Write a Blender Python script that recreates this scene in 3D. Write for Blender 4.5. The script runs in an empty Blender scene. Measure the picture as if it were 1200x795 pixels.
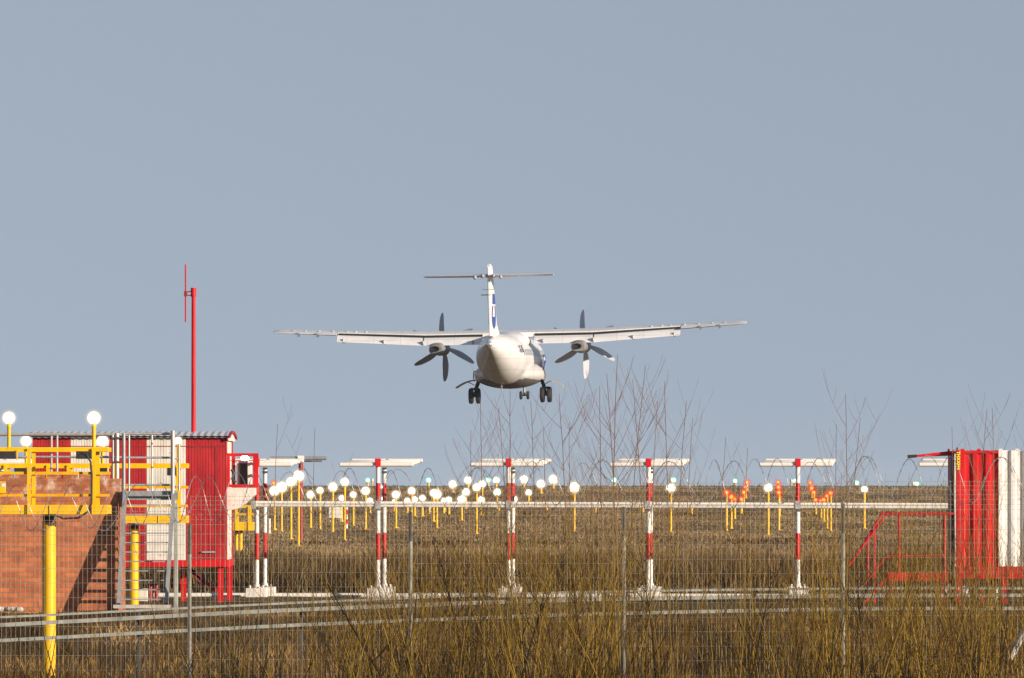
import bpy, math, random
import numpy as np
from mathutils import Vector, Matrix
R = math.radians
random.seed(7)
sc = bpy.context.scene
COL = sc.collection

# ------------------------------------------------------------------ camera, sky, sun, exposure
EYE, HZ, F = 2.0, 575.0, 10000.0            # eye height, eye-level row of the 1200x795 photo, focal length in its pixels
cam = bpy.data.cameras.new('camera')
cam.sensor_width = 36; cam.lens = 300; cam.clip_start = 1; cam.clip_end = 20000
cam.shift_y = (HZ - 397.5) / 1200.0
co = bpy.data.objects.new('camera', cam); COL.objects.link(co)
co.location = (0, 0, EYE); co.rotation_euler = (R(90), 0, 0)
sc.camera = co
sc.cycles.transparent_max_bounces = 48

SUN_AZ, SUN_EL = 55, 12                      # to the right of straight behind the camera
sd = Vector((math.sin(R(SUN_AZ)) * math.cos(R(SUN_EL)), -math.cos(R(SUN_AZ)) * math.cos(R(SUN_EL)), math.sin(R(SUN_EL))))
SKY_TINT = (1.89, 1.15, .785, 1)
w = bpy.data.worlds.new('World'); sc.world = w; w.use_nodes = True
nt = w.node_tree; bg = nt.nodes['Background']
sky = nt.nodes.new('ShaderNodeTexSky'); sky.sky_type = 'NISHITA'; sky.sun_disc = False
sky.sun_elevation = R(SUN_EL); sky.sun_rotation = math.atan2(sd.x, sd.y)
sky.altitude = 0; sky.air_density = 1.0; sky.dust_density = 0.6; sky.ozone_density = 3.0
tcw = nt.nodes.new('ShaderNodeTexCoord'); lift = nt.nodes.new('ShaderNodeVectorMath'); lift.operation = 'MULTIPLY_ADD'
lift.inputs[1].default_value = (1, 1, .62); lift.inputs[2].default_value = (0, 0, .38)      # evening haze: an even blue-grey sky down to the horizon
nt.links.new(tcw.outputs['Generated'], lift.inputs[0]); nt.links.new(lift.outputs[0], sky.inputs[0])
tint = nt.nodes.new('ShaderNodeMix'); tint.data_type = 'RGBA'; tint.blend_type = 'MULTIPLY'; tint.inputs['Factor'].default_value = 1
tint.inputs['B'].default_value = SKY_TINT
nt.links.new(sky.outputs[0], tint.inputs['A']); nt.links.new(tint.outputs['Result'], bg.inputs[0]); bg.inputs[1].default_value = 0.15
sl = bpy.data.lights.new('sun', 'SUN'); sl.energy = 5.0; sl.angle = R(0.5); sl.color = (1.0, 0.83, 0.64)
so = bpy.data.objects.new('sun', sl); COL.objects.link(so); so.location = (300, -200, 200)
so.rotation_euler = sd.to_track_quat('Z', 'Y').to_euler()
sc.view_settings.view_transform = 'Standard'; sc.view_settings.look = 'None'
sc.view_settings.exposure = 0.60; sc.view_settings.gamma = 1; sc.view_settings.use_curve_mapping = False

# ------------------------------------------------------------------ helpers
def PX(px, Y): return (px - 600.0) * Y / F
def PZ(py, Y): return EYE + (HZ - py) * Y / F
def P(px, py, Y): return Vector((PX(px, Y), Y, PZ(py, Y)))

_ZY = [-60, 40, 85, 100, 112, 122, 130, 137, 145, 160, 200, 250, 300, 350, 400, 450, 520, 600, 800, 1500, 6000]
_ZZ = [-0.4, -0.6, -.78, -.80, -.76, -.48, -.22, -.05, 0, 0, .18, .38, .56, .78, .92, 1.32, 1.92, 2.22, 2.25, 2.1, 1.6]
def zg(x, Y):
    x = np.asarray(x, float); Y = np.asarray(Y, float)
    z = np.interp(Y, _ZY, _ZZ)
    z = z - 0.12 * np.clip(-x / 6, 0, 1) * np.clip((138 - Y) / 10, 0, 1)
    z = z + .03 * np.sin(x * .9 + Y * .31) * np.sin(Y * .23 - x * .4) + .02 * np.sin(Y * .071 + x * .2)
    return z
_t = np.linspace(165, 620, 2000); _p = HZ - (np.interp(_t, _ZY, _ZZ) - EYE) * F / _t
def Y_of(py): return float(_t[np.argmin(np.abs(_p - py))])

class MB:
    """collects shapes, given in world coordinates (or local ones), into ONE mesh object"""
    def __init__(s): s.v = []; s.f = []; s.m = []; s.mi = 0
    def add(s, v, f):
        o = len(s.v); s.v += [tuple(p) for p in v]; s.f += [[i + o for i in q] for q in f]; s.m += [s.mi] * len(f)
    def box(s, a, b):
        (x0, y0, z0), (x1, y1, z1) = [min(p, q) for p, q in zip(a, b)], [max(p, q) for p, q in zip(a, b)]
        s.add([(x0,y0,z0),(x1,y0,z0),(x1,y1,z0),(x0,y1,z0),(x0,y0,z1),(x1,y0,z1),(x1,y1,z1),(x0,y1,z1)],
              [(0,3,2,1),(4,5,6,7),(0,1,5,4),(1,2,6,5),(2,3,7,6),(3,0,4,7)])
    def tube(s, pts, rad, n=10, cap=True, up=None):
        pts = [Vector(p) for p in pts]
        rad = rad if isinstance(rad, (list, tuple)) else [rad] * len(pts)
        rings = []
        for i, p in enumerate(pts):
            d = (pts[min(i + 1, len(pts) - 1)] - pts[max(i - 1, 0)]).normalized()
            u = d.cross(Vector((0.13, 1, .05)) if abs(d.y) < .9 else Vector((0, .1, 1))).normalized(); w_ = d.cross(u)
            rings.append([p + (u * math.cos(2*math.pi*k/n) + w_ * math.sin(2*math.pi*k/n)) * rad[i] for k in range(n)])
        s.loft(rings, cap)
    def loft(s, rings, cap=True, close=True):
        n = len(rings[0]); v = [p for r in rings for p in r]; f = []
        for i in range(len(rings) - 1):
            for k in range(n if close else n - 1):
                f.append((i*n+k, i*n+(k+1) % n, (i+1)*n+(k+1) % n, (i+1)*n+k))
        if cap and close: f += [tuple(range(n))[::-1], tuple((len(rings)-1)*n+k for k in range(n))]
        s.add(v, f)
    def bar(s, a, b, wx, wz, up=(0, 0, 1)):
        a, b = Vector(a), Vector(b); d = (b - a).normalized(); upv = Vector(up)
        if abs(d.dot(upv)) > .95: upv = Vector((0, 1, 0))
        u = d.cross(upv).normalized() * wx / 2; q = u.cross(d).normalized() * wz / 2
        s.add([a-u-q, a+u-q, a+u+q, a-u+q, b-u-q, b+u-q, b+u+q, b-u+q],
              [(0,1,2,3),(7,6,5,4),(1,0,4,5),(2,1,5,6),(3,2,6,7),(0,3,7,4)])
    def ball(s, c, r, nu=16, nv=10):
        c = Vector(c); r = Vector(r) if not isinstance(r, (int, float)) else Vector((r, r, r))
        rings = []
        for i in range(nv + 1):
            t = math.pi * (.02 + .96 * i / nv)
            rings.append([c + Vector((r.x*math.sin(t)*math.cos(2*math.pi*k/nu), r.y*math.sin(t)*math.sin(2*math.pi*k/nu), r.z*math.cos(t))) for k in range(nu)])
        s.loft(rings)
    def build(s, name, mats, parent=None, smooth=True, local=False, bevel=0):
        me = bpy.data.meshes.new(name)
        off = Vector((0, 0, 0))
        if parent is not None and not local: off = ORG[parent.name]
        me.from_pydata([(p[0]-off.x, p[1]-off.y, p[2]-off.z) for p in s.v], [], s.f)
        mats = mats if isinstance(mats, (list, tuple)) else [mats]
        for m in mats: me.materials.append(m)
        if len(mats) > 1: me.polygons.foreach_set('material_index', s.m)
        me.update()
        import bmesh
        bm = bmesh.new(); bm.from_mesh(me); bmesh.ops.recalc_face_normals(bm, faces=bm.faces); bm.to_mesh(me); bm.free()
        if smooth:
            me.shade_smooth(); me.set_sharp_from_angle(angle=R(35))
        o = bpy.data.objects.new(name, me); COL.objects.link(o); ORG[o.name] = off
        if parent is not None: o.parent = parent
        if bevel:
            b = o.modifiers.new('bevel', 'BEVEL'); b.width = bevel; b.segments = 2; b.limit_method = 'ANGLE'
        return o
ORG = {}
def text_mesh(o):
    bpy.context.view_layer.update()
    me = bpy.data.meshes.new_from_object(o.evaluated_get(bpy.context.evaluated_depsgraph_get())); n = bpy.data.objects.new(o.name, me)
    nm = o.name; n.parent = o.parent; n.location = o.location; n.rotation_euler = o.rotation_euler; COL.objects.link(n); bpy.data.objects.remove(o); n.name = nm; return n

def tag(o, label, cat, group=None, kind=None):
    if label: o['label'] = label
    if cat: o['category'] = cat
    if group: o['group'] = group
    if kind: o['kind'] = kind
    return o
def thing(name, loc, label, cat, group=None, rz=0):
    o = bpy.data.objects.new(name, None); COL.objects.link(o); o.location = loc; o.rotation_euler = (0, 0, rz)
    o.empty_display_size = .2; ORG[o.name] = Vector(loc)
    return tag(o, label, cat, group)
ORD = ['first','second','third','fourth','fifth','sixth','seventh','eighth','ninth','tenth','eleventh','twelfth','thirteenth','fourteenth','fifteenth','sixteenth','seventeenth','eighteenth','nineteenth','twentieth','twenty-first','twenty-second','twenty-third','twenty-fourth','twenty-fifth','twenty-sixth','twenty-seventh','twenty-eighth','twenty-ninth','thirtieth']
def copy_tree(o, parent=None):
    c = o.copy(); COL.objects.link(c)
    if parent is not None: c.parent = parent
    for ch in list(o.children): copy_tree(ch, c)
    return c

# ------------------------------------------------------------------ materials
def mat(name, rgb, rough=.5, metal=0., spec=.5, var=.12, scale=6., bump=0., rust=None, streak=True, coat=0.):
    m = bpy.data.materials.new(name); m.use_nodes = True
    t = m.node_tree; b = t.nodes['Principled BSDF']; L = t.links.new
    b.inputs['Roughness'].default_value = rough; b.inputs['Metallic'].default_value = metal
    b.inputs['Specular IOR Level'].default_value = spec
    if coat: b.inputs['Coat Weight'].default_value = coat
    tc = t.nodes.new('ShaderNodeTexCoord')
    mp = t.nodes.new('ShaderNodeMapping'); mp.inputs['Scale'].default_value = (scale, scale, scale * (.35 if streak else 1))
    L(tc.outputs['Object'], mp.inputs[0])
    n = t.nodes.new('ShaderNodeTexNoise'); n.inputs['Scale'].default_value = 1; n.inputs['Detail'].default_value = 6; n.inputs['Roughness'].default_value = .65
    L(mp.outputs[0], n.inputs['Vector'])
    cr = t.nodes.new('ShaderNodeValToRGB')
    c0 = [c * (1 - var * 1.6) for c in rgb]; c1 = [min(1, c * (1 + var)) for c in rgb]
    cr.color_ramp.elements[0].color = (*c0, 1); cr.color_ramp.elements[0].position = .3
    cr.color_ramp.elements[1].color = (*c1, 1); cr.color_ramp.elements[1].position = .7
    L(n.outputs[0], cr.inputs[0]); last = cr.outputs[0]
    if rust:
        n2 = t.nodes.new('ShaderNodeTexNoise'); n2.inputs['Scale'].default_value = scale * 1.7; n2.inputs['Detail'].default_value = 8
        L(tc.outputs['Object'], n2.inputs['Vector'])
        r2 = t.nodes.new('ShaderNodeValToRGB'); r2.color_ramp.elements[0].position = .62; r2.color_ramp.elements[1].position = .72
        L(n2.outputs[0], r2.inputs[0])
        mx = t.nodes.new('ShaderNodeMix'); mx.data_type = 'RGBA'
        L(r2.outputs[0], mx.inputs['Factor']); L(last, mx.inputs['A']); mx.inputs['B'].default_value = (*rust, 1); last = mx.outputs['Result']
    L(last, b.inputs['Base Color'])
    rr = t.nodes.new('ShaderNodeMapRange'); rr.inputs['To Min'].default_value = rough * .8; rr.inputs['To Max'].default_value = min(1, rough * 1.25)
    L(n.outputs[0], rr.inputs['Value']); L(rr.outputs[0], b.inputs['Roughness'])
    if bump:
        bp = t.nodes.new('ShaderNodeBump'); bp.inputs['Strength'].default_value = bump; bp.inputs['Distance'].default_value = .01
        L(n.outputs[0], bp.inputs['Height']); L(bp.outputs[0], b.inputs['Normal'])
    return m

def island_mat(name, cols, rough=.8, noise_scale=None, trans=0.):
    """plant material: each blade or stem takes its own colour"""
    m = bpy.data.materials.new(name); m.use_nodes = True
    t = m.node_tree; b = t.nodes['Principled BSDF']; L = t.links.new
    b.inputs['Roughness'].default_value = rough; b.inputs['Specular IOR Level'].default_value = .05
    g = t.nodes.new('ShaderNodeNewGeometry')
    cr = t.nodes.new('ShaderNodeValToRGB'); e = cr.color_ramp.elements
    while len(e) < len(cols): e.new(.5)
    for i, c in enumerate(cols): e[i].position = i / (len(cols) - 1); e[i].color = (*c, 1)
    src = g.outputs['Random Per Island']
    if noise_scale:
        tc = t.nodes.new('ShaderNodeTexCoord'); n = t.nodes.new('ShaderNodeTexNoise'); n.inputs['Scale'].default_value = noise_scale; n.inputs['Detail'].default_value = 5
        mp = t.nodes.new('ShaderNodeMapping'); mp.inputs['Scale'].default_value = (1, .25, 1)
        L(tc.outputs['Object'], mp.inputs[0]); L(mp.outputs[0], n.inputs['Vector'])
        a = t.nodes.new('ShaderNodeMath'); a.operation = 'MULTIPLY_ADD'; a.inputs[1].default_value = .45
        c = t.nodes.new('ShaderNodeMapRange'); c.inputs['From Min'].default_value = .3; c.inputs['From Max'].default_value = .7
        c.inputs['To Min'].default_value = -.28; c.inputs['To Max'].default_value = .8
        L(n.outputs[0], c.inputs['Value']); L(src, a.inputs[0]); L(c.outputs[0], a.inputs[2]); src = a.outputs[0]
    L(src, cr.inputs[0]); L(cr.outputs[0], b.inputs['Base Color'])
    return m

def glow_shell(name, rgb, strength, alpha):  # see-through emissive shell that imitates bloom around a lamp
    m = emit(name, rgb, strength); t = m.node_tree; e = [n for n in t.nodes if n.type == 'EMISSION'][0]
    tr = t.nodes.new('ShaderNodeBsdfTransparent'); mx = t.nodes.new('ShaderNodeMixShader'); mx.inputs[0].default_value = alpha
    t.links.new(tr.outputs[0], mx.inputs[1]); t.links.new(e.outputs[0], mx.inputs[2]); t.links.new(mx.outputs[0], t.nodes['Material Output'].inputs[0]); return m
def emit(name, rgb, strength):
    m = bpy.data.materials.new(name); m.use_nodes = True; t = m.node_tree
    t.nodes.remove(t.nodes['Principled BSDF'])
    e = t.nodes.new('ShaderNodeEmission'); e.inputs[0].default_value = (*rgb, 1); e.inputs[1].default_value = strength
    t.links.new(e.outputs[0], t.nodes['Material Output'].inputs[0])
    m.cycles.emission_sampling = 'NONE'
    return m

M = {}
M['white'] = mat('white_paint', (.70, .69, .66), .45, var=.06, rust=(.55, .48, .4))
M['white_old'] = mat('weathered_white_paint', (.64, .62, .58), .6, var=.15, rust=(.40, .30, .22), scale=6)
M['red'] = mat('red_paint', (.50, .008, .012), .5, spec=.3, var=.2, rust=(.30, .02, .015))
M['red_faded'] = mat('faded_red_paint', (.37, .020, .026), .55, spec=.25, var=.26, scale=4, rust=(.20, .05, .035))
M['red_dark'] = mat('dark_red_paint', (.26, .015, .02), .55, var=.2)
M['yellow'] = mat('yellow_paint', (.76, .44, .003), .45, spec=.3, var=.1, rust=(.5, .27, .03), scale=8)
M['yellow_old'] = mat('weathered_yellow_paint', (.68, .37, .004), .55, spec=.3, var=.14, rust=(.3, .16, .04), scale=10)
M['galv'] = mat('galvanised_steel', (.40, .40, .40), .5, .3, var=.18, scale=20)
M['galv_dark'] = mat('dull_grey_steel', (.27, .29, .31), .55, .3, var=.18, scale=12)
M['rail'] = mat('grey_green_rail_steel', (.36, .38, .35), .5, .25, var=.22, scale=7, rust=(.2, .15, .1))
M['post'] = mat('dull_fence_post_steel', (.25, .25, .225), .6, .2, var=.3, scale=9, rust=(.14,.10,.07))
M['roof'] = mat('pale_roof_sheet', (.62, .63, .66), .4, .1, var=.12, scale=5)
M['wire'] = mat('fence_wire', (.40, .38, .32), .5, .2, var=.25, scale=30)
M['razor'] = mat('razor_wire_steel', (.42, .42, .42), .3, .7, var=.2, scale=30)
M['black'] = mat('black_plastic', (.022, .021, .022), .5, var=.3)
M['dark'] = mat('dark_grey_metal', (.06, .06, .06), .5, var=.3)
M['concrete'] = mat('concrete', (.42, .40, .36), .9, var=.2, scale=8, bump=.3)
M['tyre'] = mat('tyre_rubber', (.018, .018, .019), .75, var=.3)
M['hub'] = mat('wheel_hub_metal', (.30, .30, .31), .4, .5)
M['plane'] = mat('aircraft_white', (.70, .715, .74), .34, var=.06, scale=1.2, coat=.25, streak=False)
M['plane_grey'] = mat('aircraft_grey', (.34, .34, .35), .4, var=.08, scale=1.5)
M['belly'] = mat('aircraft_belly_grey', (.52, .525, .54), .4, var=.08, scale=1.5)
M['belly_shade'] = mat('shaded_belly_grey', (.17, .165, .165), .5, var=.15, scale=1.5)  # underside shade put into a darker grey
M['nacelle'] = mat('engine_cowling_grey', (.21, .21, .22), .4, var=.12, scale=2)
M['blue'] = mat('blue_paint', (.02, .06, .30), .35, var=.05)
M['text_dark'] = mat('dark_lettering', (.06, .07, .12), .5, var=.02)
M['blade'] = mat('propeller_blade', (.40, .43, .48), .65, spec=.2, var=.06)
M['glass_dark'] = mat('cabin_glass', (.02, .025, .035), .12, var=.1)
M['chrome'] = mat('light_lens', (.7, .72, .75), .12, .8)
M['slot_shade'] = mat('cove_shade', (.006, .008, .009), .8)
M['label_yellow'] = mat('yellow_lettering', (.85, .68, .03), .5, var=.03)
M['lamp_w'] = emit('lit_warm_white_filament', (1.0, .92, .78), 9)
M['glow_w'] = glow_shell('warm_white_glow_shell', (1.0, .90, .70), 1.6, .42)
M['halo_w'] = glow_shell('warm_halo_shell', (1.0, .78, .46), .75, .13)
M['lamp_gc'] = emit('lit_green_filament', (.85, 1.0, .95), 3)
M['lamp_g'] = glow_shell('green_glow_shell', (.40, 1.0, .80), 1.0, .45)  # added glow around the green filament, not a lamp part
M['halo_g'] = glow_shell('green_halo_shell', (.20, .75, .62), .6, .15)
M['lamp_rc'] = emit('lit_amber_core', (1.0, .50, .02), 2.6)
M['lamp_r'] = glow_shell('red_glow_shell', (1.0, .07, .03), 1.1, .50)  # added glow around the amber core, not a lamp part
M['halo_r'] = glow_shell('red_halo_shell', (1.0, .05, .05), .7, .16)

def panel_lines(m):
    # thin skin joints along and around the airframe, with faint grime near them
    t = m.node_tree; b = t.nodes['Principled BSDF']; L = t.links.new
    src = b.inputs['Base Color'].links[0].from_socket
    tc = t.nodes.new('ShaderNodeTexCoord'); sp = t.nodes.new('ShaderNodeSeparateXYZ'); L(tc.outputs['Object'], sp.inputs[0])
    fac = None
    for ax, per, wd in ((1, 1.35, .030), (2, .62, .022), (0, 1.55, .024)):
        a = t.nodes.new('ShaderNodeMath'); a.operation = 'DIVIDE'; a.inputs[1].default_value = per; L(sp.outputs[ax], a.inputs[0])
        f = t.nodes.new('ShaderNodeMath'); f.operation = 'FRACT'; L(a.outputs[0], f.inputs[0])
        c = t.nodes.new('ShaderNodeMath'); c.operation = 'LESS_THAN'; c.inputs[1].default_value = wd/per; L(f.outputs[0], c.inputs[0])
        if fac is None: fac = c.outputs[0]
        else:
            x = t.nodes.new('ShaderNodeMath'); x.operation = 'MAXIMUM'; L(fac, x.inputs[0]); L(c.outputs[0], x.inputs[1]); fac = x.outputs[0]
    k = t.nodes.new('ShaderNodeMath'); k.operation = 'MULTIPLY'; k.inputs[1].default_value = .38; L(fac, k.inputs[0])
    mx = t.nodes.new('ShaderNodeMix'); mx.data_type = 'RGBA'; L(k.outputs[0], mx.inputs['Factor']); L(src, mx.inputs['A']); mx.inputs['B'].default_value = (.16, .14, .12, 1)
    L(mx.outputs['Result'], b.inputs['Base Color'])
panel_lines(M['plane']); panel_lines(M['belly'])
def brick_mat():
    m = bpy.data.materials.new('brick_masonry'); m.use_nodes = True; t = m.node_tree; b = t.nodes['Principled BSDF']; L = t.links.new
    tc = t.nodes.new('ShaderNodeTexCoord'); sp = t.nodes.new('ShaderNodeSeparateXYZ'); cb = t.nodes.new('ShaderNodeCombineXYZ')
    L(tc.outputs['Object'], sp.inputs[0]); ad = t.nodes.new('ShaderNodeMath'); L(sp.outputs[0], ad.inputs[0]); L(sp.outputs[1], ad.inputs[1])
    L(ad.outputs[0], cb.inputs[0]); L(sp.outputs[2], cb.inputs[1])
    nw = t.nodes.new('ShaderNodeTexNoise'); nw.inputs['Scale'].default_value = 14
    L(tc.outputs['Object'], nw.inputs['Vector'])
    dm = t.nodes.new('ShaderNodeVectorMath'); dm.operation = 'MULTIPLY_ADD'; dm.inputs[1].default_value = (.02, .012, 0)
    L(nw.outputs['Color'], dm.inputs[0]); L(cb.outputs[0], dm.inputs[2])
    br = t.nodes.new('ShaderNodeTexBrick'); br.inputs['Scale'].default_value = 1
    br.inputs['Brick Width'].default_value = .26; br.inputs['Row Height'].default_value = .083; br.inputs['Mortar Size'].default_value = .011
    br.inputs['Mortar Smooth'].default_value = .2; br.inputs['Bias'].default_value = 0
    br.inputs['Color1'].default_value = (.52, .155, .055, 1); br.inputs['Color2'].default_value = (.33, .09, .035, 1); br.inputs['Mortar'].default_value = (.27, .145, .08, 1)
    L(dm.outputs[0], br.inputs['Vector'])
    n = t.nodes.new('ShaderNodeTexNoise'); n.inputs['Scale'].default_value = 3.5; n.inputs['Detail'].default_value = 8; n.inputs['Roughness'].default_value = .7
    L(tc.outputs['Object'], n.inputs['Vector'])
    # pale mortar and lime stains gather in the top courses
    mr = t.nodes.new('ShaderNodeMapRange'); mr.inputs['From Min'].default_value = 1.75; mr.inputs['From Max'].default_value = 2.05; L(sp.outputs[2], mr.inputs['Value'])
    th = t.nodes.new('ShaderNodeMapRange'); th.inputs['From Min'].default_value = .5; th.inputs['From Max'].default_value = .62; L(n.outputs[0], th.inputs['Value'])
    mu = t.nodes.new('ShaderNodeMath'); mu.operation = 'MULTIPLY'; L(mr.outputs[0], mu.inputs[0]); L(th.outputs[0], mu.inputs[1])
    mx = t.nodes.new('ShaderNodeMix'); mx.data_type = 'RGBA'; L(mu.outputs[0], mx.inputs['Factor']); L(br.outputs[0], mx.inputs['A']); mx.inputs['B'].default_value = (.50, .38, .30, 1)
    hv = t.nodes.new('ShaderNodeHueSaturation'); vr = t.nodes.new('ShaderNodeMapRange'); vr.inputs['From Min'].default_value = .3; vr.inputs['From Max'].default_value = .7; vr.inputs['To Min'].default_value = .55; vr.inputs['To Max'].default_value = 1.25
    L(n.outputs[0], vr.inputs['Value']); L(vr.outputs[0], hv.inputs['Value']); L(mx.outputs['Result'], hv.inputs['Color']); L(hv.outputs[0], b.inputs['Base Color'])
    b.inputs['Roughness'].default_value = .9
    bp = t.nodes.new('ShaderNodeBump'); bp.inputs['Strength'].default_value = .5; bp.inputs['Distance'].default_value = .01; bp.invert = True
    L(br.outputs['Fac'], bp.inputs['Height']); L(bp.outputs[0], b.inputs['Normal'])
    return m
M['brick'] = brick_mat()

def ground_mat():
    m = bpy.data.materials.new('dry_field_soil'); m.use_nodes = True; t = m.node_tree; b = t.nodes['Principled BSDF']; L = t.links.new
    tc = t.nodes.new('ShaderNodeTexCoord'); mp = t.nodes.new('ShaderNodeMapping'); mp.inputs['Scale'].default_value = (.35, .06, 1); L(tc.outputs['Object'], mp.inputs[0])
    n = t.nodes.new('ShaderNodeTexNoise'); n.inputs['Scale'].default_value = 1; n.inputs['Detail'].default_value = 9; n.inputs['Roughness'].default_value = .7; L(mp.outputs[0], n.inputs['Vector'])
    cr = t.nodes.new('ShaderNodeValToRGB'); e = cr.color_ramp.elements
    e[0].position = .32; e[0].color = (.045, .029, .013, 1); e[1].position = .7; e[1].color = (.20, .135, .058, 1); k = e.new(.5); k.color = (.10, .068, .026, 1)
    L(n.outputs[0], cr.inputs[0]); L(cr.outputs[0], b.inputs['Base Color']); b.inputs['Roughness'].default_value = .95; b.inputs['Specular IOR Level'].default_value = .1
    return m
M['ground'] = ground_mat()
M['grass_tan'] = island_mat('dry_tan_grass', [(.10, .068, .036), (.20, .135, .066), (.33, .235, .125), (.185, .142, .058)], noise_scale=.16)
M['grass_far'] = island_mat('hazed_far_grass', [(.06, .055, .045), (.10, .092, .075), (.14, .125, .10)], noise_scale=.05)  # distance haze put into a greyer grass colour
M['grass_brush'] = island_mat('dark_dry_brush', [(.014, .009, .005), (.035, .021, .010), (.075, .046, .019), (.20, .135, .06)])
M['grass_near'] = island_mat('tangled_dry_grass', [(.018, .010, .003), (.05, .027, .008), (.15, .085, .026), (.40, .26, .10)], noise_scale=.5)
M['stem_olive'] = island_mat('olive_willow_bark', [(.045, .026, .009), (.11, .065, .018), (.19, .12, .026), (.33, .22, .03)])
M['stem_dark'] = island_mat('dark_bark', [(.02, .014, .009), (.05, .035, .018)])
def sapling_mat():
    m = bpy.data.materials.new('young_bark'); m.use_nodes = True; t = m.node_tree; b = t.nodes['Principled BSDF']; L = t.links.new
    tc = t.nodes.new('ShaderNodeTexCoord'); sp = t.nodes.new('ShaderNodeSeparateXYZ'); L(tc.outputs['Object'], sp.inputs[0])
    n = t.nodes.new('ShaderNodeTexNoise'); n.inputs['Scale'].default_value = 3; L(tc.outputs['Object'], n.inputs['Vector'])
    a = t.nodes.new('ShaderNodeMath'); a.operation = 'MULTIPLY_ADD'; a.inputs[1].default_value = .8; L(n.outputs[0], a.inputs[0]); L(sp.outputs[2], a.inputs[2])
    mr = t.nodes.new('ShaderNodeMapRange'); mr.inputs['From Min'].default_value = 2.0; mr.inputs['From Max'].default_value = 4.2; L(a.outputs[0], mr.inputs['Value'])
    cr = t.nodes.new('ShaderNodeValToRGB'); e = cr.color_ramp.elements
    e[0].color = (.17, .12, .022, 1); e[1].color = (.135, .062, .052, 1); L(mr.outputs[0], cr.inputs[0]); L(cr.outputs[0], b.inputs['Base Color']); b.inputs['Roughness'].default_value = .6
    return m
M['sapling'] = sapling_mat()
M['twig'] = mat('reddish_twig_bark', (.16, .06, .05), .6, var=.3, scale=4)

# ------------------------------------------------------------------ ground
def build_ground():
    ys = np.concatenate([np.arange(-60, 80, 10), np.arange(80, 210, 1.5), np.arange(210, 640, 5), np.geomspace(640, 9000, 40)])
    us = np.linspace(-1, 1, 81); us = np.sign(us) * np.abs(us) ** 1.8
    V = []; Fc = []
    for y in ys:
        hw = 40 + max(0, y) * .6
        xs = us * hw; z = zg(xs, np.full_like(xs, y))
        V += list(zip(xs, np.full_like(xs, y), z))
    n = len(us)
    for i in range(len(ys) - 1):
        for k in range(n - 1): Fc.append((i*n+k, i*n+k+1, (i+1)*n+k+1, (i+1)*n+k))
    me = bpy.data.meshes.new('ground'); me.from_pydata(V, [], Fc); me.materials.append(M['ground']); me.shade_smooth()
    o = bpy.data.objects.new('ground', me); COL.objects.link(o)
    tag(o, None, None, kind='structure')
build_ground()

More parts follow.
